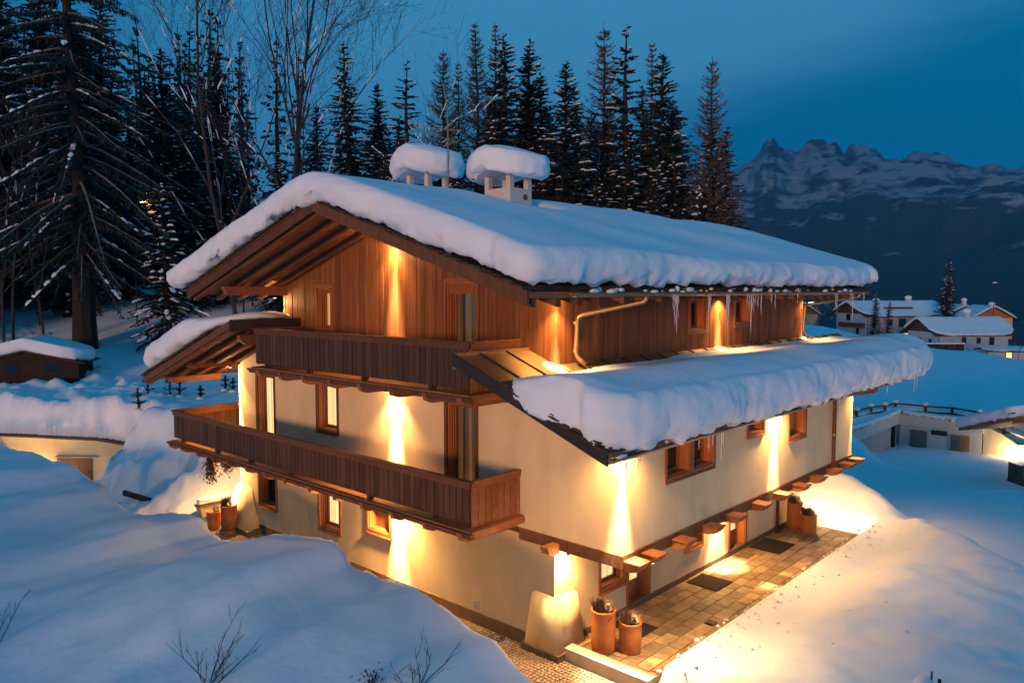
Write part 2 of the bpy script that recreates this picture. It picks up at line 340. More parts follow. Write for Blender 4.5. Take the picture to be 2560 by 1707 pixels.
# far valley floor rising into the mountain range
def mountain():
    m = mat('mountain', (.5, .5, .5), .9, namp=0); t = m.node_tree; p = t.nodes['Principled BSDF']; l = t.links.new
    def n(k, **a):
        x = t.nodes.new(k)
        for q, w in a.items(): setattr(x, q, w)
        return x
    g = n('ShaderNodeNewGeometry'); sp = n('ShaderNodeSeparateXYZ'); l(g.outputs['Position'], sp.inputs[0])
    mp1 = n('ShaderNodeMapping'); l(g.outputs['Position'], mp1.inputs[0]); mp1.inputs['Scale'].default_value = (.0045, .0045, .011)
    n1 = n('ShaderNodeTexNoise'); l(mp1.outputs[0], n1.inputs[0]); n1.inputs['Scale'].default_value = 1.5; n1.inputs['Detail'].default_value = 9; n1.inputs['Roughness'].default_value = .62
    # snow cover grows with height, clearings lower down
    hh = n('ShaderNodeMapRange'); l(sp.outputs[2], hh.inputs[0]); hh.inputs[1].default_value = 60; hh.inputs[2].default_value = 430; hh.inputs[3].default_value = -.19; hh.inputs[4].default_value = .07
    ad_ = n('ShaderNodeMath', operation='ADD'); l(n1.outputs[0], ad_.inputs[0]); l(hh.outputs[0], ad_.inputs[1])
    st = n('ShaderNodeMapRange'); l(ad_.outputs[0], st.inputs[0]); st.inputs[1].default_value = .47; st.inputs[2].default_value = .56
    # bare rock on the steep faces
    ns = n('ShaderNodeSeparateXYZ'); l(g.outputs['Normal'], ns.inputs[0])
    sl = n('ShaderNodeMapRange'); l(ns.outputs[2], sl.inputs[0]); sl.inputs[1].default_value = .45; sl.inputs[2].default_value = .72
    mu = n('ShaderNodeMath', operation='MULTIPLY'); l(st.outputs[0], mu.inputs[0]); l(sl.outputs[0], mu.inputs[1])
    # the towers along the crest are bare rock
    n2 = n('ShaderNodeTexNoise'); l(mp1.outputs[0], n2.inputs[0]); n2.inputs['Scale'].default_value = 2.3; n2.inputs['Detail'].default_value = 6
    hr = n('ShaderNodeMapRange'); l(sp.outputs[2], hr.inputs[0]); hr.inputs[1].default_value = 600; hr.inputs[2].default_value = 800; hr.inputs[3].default_value = -.12; hr.inputs[4].default_value = .28
    a2 = n('ShaderNodeMath', operation='ADD'); l(n2.outputs[0], a2.inputs[0]); l(hr.outputs[0], a2.inputs[1])
    r2 = n('ShaderNodeMapRange'); l(a2.outputs[0], r2.inputs[0]); r2.inputs[1].default_value = .50; r2.inputs[2].default_value = .62; r2.inputs[3].default_value = 1; r2.inputs[4].default_value = .12
    m3 = n('ShaderNodeMath', operation='MULTIPLY'); l(mu.outputs[0], m3.inputs[0]); l(r2.outputs[0], m3.inputs[1]); mu = m3
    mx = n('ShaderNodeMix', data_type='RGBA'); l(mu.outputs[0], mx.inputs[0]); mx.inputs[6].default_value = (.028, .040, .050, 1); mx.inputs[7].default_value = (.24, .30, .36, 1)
    l(mx.outputs[2], p.inputs['Base Color'])
    return m
def far_land():
    az = np.linspace(YAW + .76, YAW - .76, 900); r = np.concatenate([np.linspace(100, 700, 12), np.geomspace(760, 3000, 90), np.linspace(3025, 4700, 80)])
    A, Rr = np.meshgrid(az, r)
    # skyline of the range: angle to the right of the viewing direction -> height at 4 km
    th = np.radians(np.array([-80, -30, 0, 8, 12, 15.3, 16.5, 17.3, 17.75, 18.0, 18.25, 18.45, 18.65, 18.95, 19.6, 20.3, 20.9, 21.6, 22.6, 23.15, 23.9, 24.6, 25.2, 25.7, 26.9, 28.2, 29.3, 30.1, 31.3, 32.6, 33.8, 40, 55, 80]))
    el = np.array([300, 420, 560, 640, 690, 700, 742, 772, 815, 846, 858, 838, 862, 824, 792, 778, 800, 822, 806, 752, 772, 800, 800, 745, 700, 712, 708, 672, 660, 650, 655, 690, 560, 380.])
    H = np.interp(YAW - A, th, el * .885 - 12)
    x = CAM.x + Rr * np.cos(A); y = CAM.y + Rr * np.sin(A)
    t = np.clip((Rr - 270) / (4000 - 270), 0, 1.3)
    prof = np.where(t < 1, .62 * t ** 1.15 + .38 * t ** 4, 1 - (t - 1) * 1.5)
    rough = fbm(x, y, .0016, 6, 5, .55)
    rid = 1 - np.abs(fbm(x, y, .0011, 5, 9, .5))
    z = -4.6 + H * prof + (75 * rough + 90 * (rid - .7)) * sstep(.04, .5, t) * (1 - .85 * sstep(.8, 1.0, t) * (1 - sstep(1.0, 1.1, t)))
    z = z + 62 * (np.abs(fbm(x, y, .0052, 5, 17)) - .35) * sstep(.6, .9, t) * (1 - sstep(1.0, 1.15, t))
    z = z + 38 * fbm(x, y, .006, 4, 13) * sstep(.4, .8, t) * (1 - .6 * sstep(.93, 1, t))
    n_, m_ = z.shape; ix = np.arange(n_ * m_).reshape(n_, m_)
    Fc = np.stack([ix[:-1, :-1].ravel(), ix[1:, :-1].ravel(), ix[1:, 1:].ravel(), ix[:-1, 1:].ravel()], 1)
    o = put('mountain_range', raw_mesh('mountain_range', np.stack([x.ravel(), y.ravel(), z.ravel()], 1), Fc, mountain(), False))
    tag(o, 'rocky snow streaked mountain range with dark forested lower slopes', kind='structure')
    # valley floor under the village
    V = [(-140, -390, -6.2), (4500, -390, -6.2), (4500, 4500, -6.2), (-140, 4500, -6.2)]
    tag(put('valley_floor', raw_mesh('valley_floor', V, [(0, 1, 2, 3)], M['snow'], False)), 'snow covered valley floor beyond the village', kind='structure')
far_land()

# ================================================================== THE CHALET
house = thing('chalet', 'big three storey cream and larch clad alpine chalet with lamp washed walls and two balconies', 'chalet', (0, 0, 0))
XR = 13.65                                                     # far end of the eaves front
def roof_z(y): return 10.2 - .314 * abs(y - 7.45)              # top of the main roof
def pent_r(y): return 6.64 - .381 * (2.6 - y)                  # lower roof, eaves front
def pent_l(y): return 7.10 - .335 * (y - 12.18)                # lower roof, far side
GAB = lambda u, z, n=0: (-n, u, z)                             # gable front: u = along Y, n = outward
def SIDE(c): return lambda u, z, n=0: (u, c - n, z)            # eaves front at Y = c
def wall(name, fn, u0, u1, z0, z1, holes, m, depth=.42, parent=house):
    us = sorted({u0, u1, *[a for h in holes for a in h[:2]]}); zs = sorted({z0, z1, *[a for h in holes for a in h[2:4]]})
    us = [u for u in us if u0 <= u <= u1]; zs = [z for z in zs if z0 <= z <= z1]
    b = MB()
    for i in range(len(us) - 1):
        for j in range(len(zs) - 1):
            cu, cz = (us[i] + us[i + 1]) / 2, (zs[j] + zs[j + 1]) / 2
            if any(h[0] < cu < h[1] and h[2] < cz < h[3] for h in holes): continue
            p = [(us[i], zs[j]), (us[i + 1], zs[j]), (us[i + 1], zs[j + 1]), (us[i], zs[j + 1])]
            b.add([fn(a, z, 0) for a, z in p] + [fn(a, z, -depth) for a, z in p], [(0, 1, 2, 3), (7, 6, 5, 4), (0, 4, 5, 1), (1, 5, 6, 2), (2, 6, 7, 3), (3, 7, 4, 0)])
    me = bpy.data.meshes.new(name); me.from_pydata(b.v, [], b.f); me.materials.append(m)
    q = bmesh.new(); q.from_mesh(me); bmesh.ops.remove_doubles(q, verts=q.verts, dist=1e-4)
    seen = {}
    for f in list(q.faces):
        k = tuple(sorted(v.index for v in f.verts)); seen.setdefault(k, []).append(f)
    bmesh.ops.delete(q, geom=[f for v in seen.values() if len(v) > 1 for f in v], context='FACES_ONLY')
    bmesh.ops.recalc_face_normals(q, faces=q.faces); q.to_mesh(me); q.free()
    return put(name, me, parent)

# ---- windows and doors: (kind, plane, u0, u1, z0, z1, pane, dark frame, far side of the reveal in view is at u1?)
def opening(kind, fn, u0, u1, z0, z1, pane, dark=False, depth=.30, label=None, cw=.085, low=0, far_hi=True, cas=True):
    wm = M['windark'] if dark else M['win']
    def bar(mb, a0, a1, b0, b1, n0, n1):
        P_ = [fn(a, z, n) for n in (n0, n1) for z in (b0, b1) for a in (a0, a1)]
        mb.add(P_, [(0, 1, 3, 2), (4, 6, 7, 5), (0, 4, 5, 1), (2, 3, 7, 6), (0, 2, 6, 4), (1, 5, 7, 3)])
    b = MB(); n1 = .028
    bar(b, u0 - .012, u0 + cw, z0 - .012, z1 + .012, -.03, n1); bar(b, u1 - cw, u1 + .012, z0 - .012, z1 + .012, -.03, n1)
    bar(b, u0 + cw, u1 - cw, z1 - cw, z1 + .012, -.031, n1 - .003)
    bar(b, u0 + cw, u1 - cw, z0 - .012, z0 + (cw if kind == 'window' else .05), -.031, n1 - .003)
    o = b.build(kind, wm, house)
    if label: o['label'] = label
    i0, i1, k0, k1 = u0 + cw, u1 - cw, z0 + (cw if kind == 'window' else .05), z1 - cw
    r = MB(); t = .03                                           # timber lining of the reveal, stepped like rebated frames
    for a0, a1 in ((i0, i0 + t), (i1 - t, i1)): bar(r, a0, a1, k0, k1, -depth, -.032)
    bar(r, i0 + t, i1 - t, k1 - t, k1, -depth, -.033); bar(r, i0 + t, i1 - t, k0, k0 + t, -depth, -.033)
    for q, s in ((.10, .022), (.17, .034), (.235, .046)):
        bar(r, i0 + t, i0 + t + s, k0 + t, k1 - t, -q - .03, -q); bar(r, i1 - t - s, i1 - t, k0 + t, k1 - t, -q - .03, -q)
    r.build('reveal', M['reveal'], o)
    s = MB(); sw = .075; j0, j1, l0, l1 = i0 + t + .002, i1 - t - .002, k0 + t + .002, k1 - t - .002; d0 = -depth + .002; d1 = -depth + .06
    bar(s, j0, j0 + sw, l0, l1, d0, d1); bar(s, j1 - sw, j1, l0, l1, d0, d1); bar(s, j0 + sw, j1 - sw, l1 - sw, l1, d0, d1 - .003); bar(s, j0 + sw, j1 - sw, l0, l0 + sw, d0, d1 - .003)
    if low: bar(s, j0 + sw, j1 - sw, l0 + sw, l0 + sw + low, d0, d1 - .01)
    s.build('sash', wm, o)
    p = MB(); p.add([fn(a, z, d0 + .012) for a, z in ((j0 + sw, l0 + sw + low), (j1 - sw, l0 + sw + low), (j1 - sw, l1 - sw), (j0 + sw, l1 - sw))] + [fn(a, z, d0) for a, z in ((j0 + sw, l0 + sw + low), (j1 - sw, l0 + sw + low), (j1 - sw, l1 - sw), (j0 + sw, l1 - sw))], [(0, 1, 2, 3), (7, 6, 5, 4), (0, 4, 5, 1), (1, 5, 6, 2), (2, 6, 7, 3), (3, 7, 4, 0)])
    p.build('pane', M[pane], o)
    if kind == 'door':
        h = MB(); c = j0 + sw * .5; zc = l0 + 1.0
        h.tube([fn(c, zc, d1), fn(c, zc, d1 + .045), fn(c + .09, zc, d1 + .05)], [.011] * 3, 6); h.build('handle', M['iron'], o)
    else:
        h = MB(); bar(h, u0 + .02, u1 - .02, z0 - .045, z0 - .014, -.03, .06); h.build('sill', wm, o)
    return o
S0, S1 = SIDE(0.0), SIDE(1.82)
g_open = [('window', 13.75, 14.97, .64, 1.93, 'glass', True, 'dark ground floor window beside the flared buttress'),
          ('window', 10.12, 11.32, .62, 1.95, 'pane_bright', False, 'tall lit ground floor window'), ('window', 7.69, 8.85, 1.08, 2.0, 'pane_bright', False, 'small lit window with a solid lower panel')]
f_open = [('door', 13.76, 14.99, 2.80, 5.23, 'pane_bright', True, 'lit balcony door at the far corner'), ('window', 10.16, 11.34, 3.68, 5.23, 'pane_bright', True, 'brightly lit first floor window'),
          ('door', 4.26, 5.47, 2.80, 5.23, 'pane_dim', True, 'dim curtained balcony door')]
w_open = [('door', 4.24, 5.47, 5.78, 8.28, 'pane_dim', False, 'top floor balcony door'), ('window', 10.40, 11.28, 6.74, 8.15, 'pane_warm', False, 'amber lit top floor window')]
s_open = [('window', 1.65, 2.82, 3.68, 4.78, 'glass', False, None), ('window', 2.83, 3.97, 3.68, 4.78, 'glass', False, None), ('window', 5.70, 6.78, 4.12, 4.80, 'glass', False, None), ('window', 8.36, 9.66, 3.64, 4.80, 'pane_dim', False, None)]
t_open = [('window', 1.68, 2.86, .60, 2.02, 'pane_bright', False, 'lit porch window by the glazed door'), ('door', 2.885, 3.97, -.19, 2.06, 'pane_bright', False, 'lit glazed porch door'), ('window', 5.78, 6.81, .62, 1.5, 'glass', False, None),
          ('door', 8.42, 9.63, -.19, 2.06, 'pane_bright', False, 'lit door beside the lamp pool')]
v_open = [('window', 5.76, 6.78, 6.82, 7.82, 'glass', False, None), ('window', 8.45, 9.60, 6.92, 7.82, 'glass', False, None)]
H = lambda l: [q[1:5] for q in l]
wall('wall', GAB, 1.82, 16.2, -.4, 2.30, H(g_open), M['stucco'])
wall('wall', GAB, 0, 16.2, 2.44, 5.34, H(f_open), M['stucco'])
wall('wall', S1, .423, XR, -.4, 2.24, H(t_open), M['stucco'])
wall('wall', S0, .423, XR, 2.44, 5.2, H(s_open), M['stucco'])
b = MB(); b.prism([(0.02, 5.335), (2.0, 5.335), (2.0, pent_r(2.0) - .2), (.02, pent_r(0) - .2)], lambda a, z, h: (h, a, z), .003, .4); b.build('wall', M['stucco'], house)
b = MB(); b.prism([(12.9, 5.335), (16.18, 5.335), (16.18, pent_l(16.2) - .2), (12.9, pent_l(12.9) - .2)], lambda a, z, h: (h, a, z), .003, .4); b.build('wall', M['stucco'], house)
MB().box(.3, XR, 16.0, 16.2, -.4, 6.0).build('wall', M['stucco'], house)
MB().box(XR - .2, XR + .003, .02, 16.2, 2.44, 5.6).build('wall', M['stucco'], house)
MB().box(XR - .2, XR + .003, 1.83, 16.2, -.4, 2.43).build('wall', M['stucco'], house)
for o in g_open: opening(o[0], GAB, *o[1:5], o[5], o[6], label=o[7], low=.34 if o[3] > 1 else 0)
for o in f_open + w_open: opening(o[0], GAB, *o[1:5], o[5], o[6], label=o[7])
for o in s_open: opening(o[0], S0, *o[1:5], o[5], o[6])
for o in t_open: opening(o[0], S1, *o[1:5], o[5], o[6], label=o[7], low=.42 if o[0] == 'door' else 0)
for o in v_open: opening(o[0], SIDE(1.80), *o[1:5], o[5], o[6])

# ---- larch cladding of the top storey: one board after the other
back = wall('timber_wall', lambda u, z, n=0: (-n + .05, u, z), 1.86, 13.1, 5.72, 7.9, H(w_open), M['clad'], .3)
MBg = MB(); MBg.prism([(1.86, 7.9), (13.1, 7.9), (13.1, roof_z(13.1) - .16), (7.45, roof_z(7.45) - .16), (1.86, roof_z(1.86) - .16)], lambda a, z, h: (h, a, z), .051, .3); MBg.build('timber_wall', M['clad'], house)
back2 = wall('timber_wall', lambda u, z, n=0: (u, 1.85 - n, z), .06, XR, 6.0, roof_z(1.85) - .16, H(v_open), M['clad'], .3)
MB().box(.1, XR, 12.95, 13.08, 5.7, 8.3).build('timber_wall', M['clad'], house)
MB().box(XR - .2, XR, 1.9, 12.9, 5.2, 8.3).build('timber_wall', M['clad'], house)
def clad(fn, u, u1, zlo, zhi, holes, parent):
    i = 0
    while u < u1 - .02:
        w = min(rnd.uniform(.125, .165), u1 - u); a, c = u + .004, u + w - .004; n1 = rnd.uniform(-.006, .008)
        segs = [(zlo(u + w / 2), None)]
        cuts = sorted([(h[2], h[3]) for h in holes if h[0] - .01 < c and h[1] + .01 > a and (min(c, h[1]) - max(a, h[0])) > .3 * w])
        z = zlo(u + w / 2); runs = []
        for c0, c1 in cuts:
            if c0 > z: runs.append((z, c0, False))
            z = c1
        runs.append((z, None, True))
        for z0, z1, top in runs:
            za, zc = (zhi(a), zhi(c)) if top else (z1, z1)
            if za - z0 < .05: continue
            P_ = [fn(a, z0, n1 - .05), fn(c, z0, n1 - .05), fn(a, z0, n1), fn(c, z0, n1), fn(a, za, n1 - .05), fn(c, zc, n1 - .05), fn(a, za, n1), fn(c, zc, n1)]
            MB().hexa(P_).build('plank', M['clad'], parent)
        u += w; i += 1
clad(GAB, 1.80, 13.12, lambda u: 5.74 if u > 2.0 else pent_r(u) - .1, lambda u: roof_z(u) - .15, H(w_open), back)
clad(SIDE(1.80), .0, XR, lambda u: pent_r(1.8) - .05, lambda u: roof_z(1.8) - .17, H(v_open), back2)

# ---- beams over the terrace, plinths, buttresses
board('beam', M['beam'], house, -.035, XR + .04, -.04, .22, 2.17, 2.437)
board('beam', M['beam'], house, -.04, .2, .222, 2.87, 2.17, 2.44)
board('soffit', M['soffit'], house, .05, XR, .2, 1.9, 2.26, 2.43)
board('plinth', M['plinth'], house, -.032, .1, 2.5, 16.1, -.45, -.02)
board('plinth', M['plinth'], house, .05, XR, 1.785, 1.95, -.4, -.055)
def frustum(name, b0, t0, z0, z1, m):
    bm_ = MB(); n = 5
    for i in range(n):
        f0, f1 = i / n, (i + 1) / n
    P_ = [(b0[0], b0[2], z0), (b0[1], b0[2], z0), (b0[0], b0[3], z0), (b0[1], b0[3], z0), (t0[0], t0[2], z1), (t0[1], t0[2], z1), (t0[0], t0[3], z1), (t0[1], t0[3], z1)]
    bm_.hexa(P_); me = bm_.mesh(name, m)
    q = bmesh.new(); q.from_mesh(me); bmesh.ops.bevel(q, geom=q.edges[:], offset=.05, segments=3, affect='EDGES'); q.to_mesh(me); q.free()
    me.polygons.foreach_set('use_smooth', [True] * len(me.polygons)); return put(name, me, house)
frustum('buttress', (-.14, .94, 1.60, 2.66), (-.09, .68, 1.66, 2.46), -.3, 1.05, M['stucco'])
board('plinth', M['plinth'], house, -.19, .30, 1.55, 2.68, -.6, -.20)
frustum('buttress', (-.52, .2, 14.86, 16.72), (-.12, .2, 15.45, 16.30), -.3, 1.19, M['stucco'])
board('plinth', M['plinth'], house, -.55, .2, 14.8, 16.78, -.6, -.16)
def corbel(name, x0, x1, y, z0, z1, w=.16, parent=house, along='x'):
    """carved joist end: steps back twice under a moulded nose"""
    L_ = [(x1, z1), (x0, z1), (x0, z1 - (z1 - z0) * .35), (x0 + .05, z1 - (z1 - z0) * .42), (x0 + .05, z0 + (z1 - z0) * .3), (x0 + .14, z0 + (z1 - z0) * .12), (x0 + .22, z0), (x1, z0)]
    fn = (lambda a, z, h: (a, y + h, z)) if along == 'x' else (lambda a, z, h: (y + h, a, z))
    return MB().prism(L_, fn, -w / 2, w / 2).build(name, M['joist'], parent)
for x in (.87, 2.14, 3.53, 4.73, 6.17, 7.53, 8.84, 10.13, 11.46, 12.6, 13.5):
    o = corbel('corbel', -.42, .1, x, 2.14, 2.31, .34, along='y')
    board('cap_board', M['joist'], o, x - .21, x + .21, -.46, -.045, 2.312, 2.345)
o = corbel('corbel', -.42, .05, .22, 2.12, 2.3, .4, along='y'); board('cap_board', M['joist'], o, .0, .44, -.46, -.045, 2.302, 2.335)
corbel('corbel', -.45, -.041, 1.75, 2.10, 2.33, .22)

# ---- balconies
def balcony(y0, y1, zd, zr, joists, posts, xo=-1.62, wrap=None, label=None):
    dk = MB().box(xo - .14, -.004, y0 - .12, y1 + .02, zd - .05, zd).build('balcony', M['soffit'], house)
    if label: dk['label'] = label
    if wrap: MB().box(-.004, wrap, y1 - 1.5, y1 + .02, zd - .051, zd - .001).build('deck', M['soffit'], dk)
    nose = MB(); nose.box(xo - .20, xo - .10, y0 - .2, y1 + .2, zd - .10, zd - .053); nose.box(xo - .16, xo - .06, y0 - .18, y1 + .15, zd - .17, zd - .103); nose.build('edge_moulding', M['beam'], dk)
    board('end_board', M['joist'], dk, xo - .1, -.03, y0 - .17, y0 - .1, zd - .17, zd - .01)
    for y in joists: corbel('joist', xo - .24, -.06, y, zd - .30, zd - .052, .16, dk)
    y = y0 + .03
    zb = zd + .10
    while y < y1 - .05:
        w = min(rnd.uniform(.19, .215), y1 - y)
        board('plank', M['balc'], dk, xo - .006 - rnd.uniform(0, .008), xo + .03, y + .008, y + w - .012, zb + rnd.uniform(-.004, .004), zr - .13); y += w
    board('gap_shade', M['flash'], dk, xo + .0305, xo + .036, y0 + .05, y1 - .05, zb + .01, zr - .14)  # dark sheet added behind the boards so their gaps look shaded
    board('rail', M['beam'], dk, xo - .075, xo + .075, y0 - .06, y1 + .07, zr - .055, zr)
    board('rail_fascia', M['beam'], dk, xo - .036, xo - .018, y0 - .02, y1 + .03, zr - .17, zr - .057)
    board('rail_fascia', M['beam'], dk, xo + .034, xo + .07, y0 + .03, y1 - .03, zr - .17, zr - .057)
    for p in posts: board('post', M['beam'], dk, xo + .032, xo + .12, p - .05, p + .05, zd + .001, zr - .172) if rnd.random() < 2 else 0
    for p in posts: board('post', M['balc'], dk, xo - .03, xo - .016, p - .06, p + .06, zd - .06, zr - .172)
    # near end
    x = xo + .04
    while x < -.06:
        w = min(.205, -.03 - x); board('plank', M['joist'], dk, x + .006, x + w - .008, y0 - .02, y0 + .02, zd + .02, zr - .13); x += w
    board('rail', M['joist'], dk, xo + .08, -.01, y0 - .065, y0 + .065, zr - .052, zr + .003); board('rail_fascia', M['joist'], dk, xo + .04, -.012, y0 - .04, y0 - .021, zr - .17, zr - .054)
    # far end
    x = xo + .04; xe = wrap or -.05
    while x < xe:
        w = .205; board('plank', M['balc'], dk, x + .006, x + w - .008, y1 - .015, y1 + .02, zd + .06, zr - .13); x += w
    board('rail', M['joist'], dk, xo + .08, xe, y1 - .06, y1 + .06, zr - .052, zr + .003); board('rail_fascia', M['joist'], dk, xo + .04, xe, y1 - .035, y1 - .016, zr - .24, zr - .054)
    return dk
balcony(2.88, 17.78, 2.76, 3.82, [3.0, 4.18, 5.36, 6.56, 7.77, 8.95, 10.2, 11.3, 12.4, 13.5, 14.54, 15.65, 16.8, 17.7], [4.1, 6.53, 10.2, 12.48, 14.62, 17.1], wrap=3.0, label='long lower balcony that turns the far corner')
balcony(2.88, 12.0, 5.74, 6.88, [2.98, 4.13, 5.36, 6.6, 7.89, 9.14, 10.34, 11.51], [4.15, 6.69, 9.2, 11.4], label='upper balcony under the gable')
MB().box(-.004, 3.0, 17.0, 17.12, -.4, 2.6).build('post', M['beam'], house) if False else None

# ---- roofs
XV = -2.5; XE = 16.3
def slab(fz, y0, y1, x0, x1, th, name, m, top=0.0):
    b = MB(); b.hexa([(x0, y0, fz(y0) - th - top), (x1, y0, fz(y0) - th - top), (x0, y1, fz(y1) - th - top), (x1, y1, fz(y1) - th - top), (x0, y0, fz(y0) - top), (x1, y0, fz(y0) - top), (x0, y1, fz(y1) - top), (x1, y1, fz(y1) - top)])
    return b.build(name, m, house)
YE0, YE1 = .42, 14.45
ro = slab(roof_z, YE0, 7.449, XV + .04, XE, .12, 'roof', M['soffit'], .03); ro['label'] = 'snow laden main gable roof'
slab(roof_z, 7.451, YE1, XV + .04, XE, .12, 'soffit', M['soffit'], .03).parent = ro
def slope_bar(fz, y0, y1, x0, x1, drop, h, name, m, parent):
    b = MB(); b.hexa([(x0, y0, fz(y0) - drop - h), (x1, y0, fz(y0) - drop - h), (x0, y1, fz(y1) - drop - h), (x1, y1, fz(y1) - drop - h), (x0, y0, fz(y0) - drop), (x1, y0, fz(y0) - drop), (x0, y1, fz(y1) - drop), (x1, y1, fz(y1) - drop)])
    return b.build(name, m, parent)
for x in (-2.36, -1.62, -.92, -.22):
    slope_bar(roof_z, YE0 + .06, 7.44, x, x + .15, .152, .19, 'rafter', M['beam'], ro); slope_bar(roof_z, 7.46, YE1 - .06, x, x + .15, .152, .19, 'rafter', M['beam'], ro)
for x in np.arange(.7, XE - .2, .75):
    slope_bar(roof_z, YE0 + .06, 1.75, x, x + .14, .152, .16, 'rafter', M['beam'], ro)
slope_bar(roof_z, YE0, 7.449, XV - .03, XV + .03, .035, .24, 'verge_board', M['beam'], ro); slope_bar(roof_z, 7.451, YE1, XV - .03, XV + .03, .035, .24, 'verge_board', M['beam'], ro)
slope_bar(roof_z, YE0 - .05, 7.449, XV - .07, XV + .05, -.004, .04, 'verge_cap', M['beam'], ro); slope_bar(roof_z, 7.451, YE1 + .05, XV - .07, XV + .05, -.004, .04, 'verge_cap', M['beam'], ro)
for y, xs in ((7.45, -.5), (3.6, -1.5), (13.0, -2.1)):
    corbel('purlin', xs, .04, y, roof_z(y) - .62, roof_z(y) - .345, .2, ro)
def shingles(fz, x0, x1, y0, y1, along, parent, layers=3, step=.26, up=0.0):
    """broken shingle edge, piece by piece; along 'y' = up the verge, 'x' = along the eaves"""
    for k in range(layers):
        t = (y0 if along == 'y' else x0) + rnd.uniform(0, .1)
        end = y1 if along == 'y' else x1
        while t < end - .1:
            w = step * rnd.uniform(.7, 1.25); z_ = .012 + k * .034 + up
            if along == 'y':
                yc = t + w / 2; xa = x0 - rnd.uniform(0, .05) + k * .012
                o = put('shingle', unit_box(M['shingle']), parent, (xa + .2, yc, fz(yc) + z_ + .014), (math.atan((fz(yc + .1) - fz(yc - .1)) / .2) + rnd.uniform(.02, .09) * (1 if fz(yc + .1) < fz(yc - .1) else -1), rnd.uniform(-.03, .03), 0), (.42, w - .012, .026))
            else:
                yc = y0 + rnd.uniform(-.04, .03) + k * .03
                o = put('shingle', unit_box(M['shingle']), parent, (t + w / 2, yc + .2, fz(yc + .2) + z_ + .014), (math.atan((fz(yc + .3) - fz(yc + .1)) / .2) + rnd.uniform(-.05, .02), rnd.uniform(-.05, .05), rnd.uniform(-.06, .06)), (w - .012, .42, .026))
            t += w
shingles(roof_z, XV - .1, 0, YE0, 7.4, 'y', ro, 2, .3); shingles(roof_z, XV - .1, 0, 7.5, YE1, 'y', ro, 2, .3)
shingles(roof_z, XV, XE, YE0 - .04, 0, 'x', ro, 2, .24)
# lower roofs
XPV = -2.3; XPE = 17.0
pr = slab(pent_r, -1.28, 1.83, XPV, XPE, .10, 'pent_roof', M['metal'], 0); pr['label'] = 'copper sheeted lower roof on the eaves front'
b = MB(); b.hexa([(XPV, 1.82, pent_r(1.82) - .10), (-.01, 1.82, pent_r(1.82) - .10), (XPV, 2.6, pent_r(2.6) - .10), (-.01, 2.6, pent_r(2.6) - .10), (XPV, 1.82, pent_r(1.82) - .001), (-.01, 1.82, pent_r(1.82) - .001), (XPV, 2.6, pent_r(2.6) - .001), (-.01, 2.6, pent_r(2.6) - .001)]); b.build('roof_sheet', M['metal'], pr)
b = MB(); b.box(XPV - .02, -.012, 2.58, 2.66, pent_r(2.6) - .28, pent_r(2.6) + .045); b.build('ridge_flashing', M['copper'], pr)
for x in np.arange(-1.62, XPE, .82):
    slope_bar(pent_r, .2, 2.58 if x < 0 else 1.78, x, x + .035, -.035, .036, 'seam', M['flash'], pr)
for x in (XPE - .03,): slope_bar(pent_r, -1.28, 1.8, x, x + .05, -.03, .2, 'verge_board', M['beam'], pr)
slope_bar(pent_r, -1.28, 2.66, XPV - .05, XPV - .002, -.03, .26, 'verge_board', M['flash'], pr)
slope_bar(pent_r, -1.2, 2.5, XPV + .03, XPV + .16, .102, .16, 'rafter', M['beam'], pr)
slope_bar(pent_r, -1.2, 2.5, XPV + .85, XPV + .98, .102, .16, 'rafter', M['beam'], pr); slope_bar(pent_r, -1.2, 2.5, XPV + 1.6, XPV + 1.73, .102, .16, 'rafter', M['beam'], pr)
board('soffit', M['soffit'], pr, -.02, XR, -.03, .4, 5.21, 5.27)
slope_bar(pent_r, -1.2, -.02, -.6, XPE - .1, .103, .03, 'soffit', M['soffit'], pr)
for y in (.1,): corbel('purlin', -1.75, -.01, y, pent_r(y) - .52, pent_r(y) - .27, .2, pr)
shingles(pent_r, XPV - .06, 0, -1.25, 1.15, 'y', pr, 3, .24)
shingles(pent_r, XPV, XPE, -1.3, 0, 'x', pr, 2, .24)
pl = slab(pent_l, 12.2, 18.45, XPV, XPE, .10, 'pent_roof', M['soffit'], .02); pl['label'] = 'lower roof on the far side with lit soffit boards'
for x in (XPV + .03, -1.62, -.92, -.25):
    slope_bar(pent_l, 12.25, 18.35, x, x + .15, .122, .19, 'rafter', M['beam'], pl)
slope_bar(pent_l, 12.2, 18.5, XPV - .04, XPV + .02, .0, .22, 'verge_board', M['beam'], pl)
MB().box(XPV - .02, .0, 12.12, 12.22, pent_l(12.2) - .30, pent_l(12.2) + .045).build('ridge_flashing', M['flash'], pl)
corbel('purlin', -1.9, .0, 16.2, 5.40, 5.66, .2, pl); corbel('purlin', -1.9, .0, 12.5, pent_l(12.5) - .62, pent_l(12.5) - .33, .2, pl)
corbel('purlin', -1.9, .0, 17.55, pent_l(17.55) - .5, pent_l(17.55) - .3, .16, pl)
shingles(pent_l, XPV - .08, 0, 13.4, 18.5, 'y', pl, 3, .27)
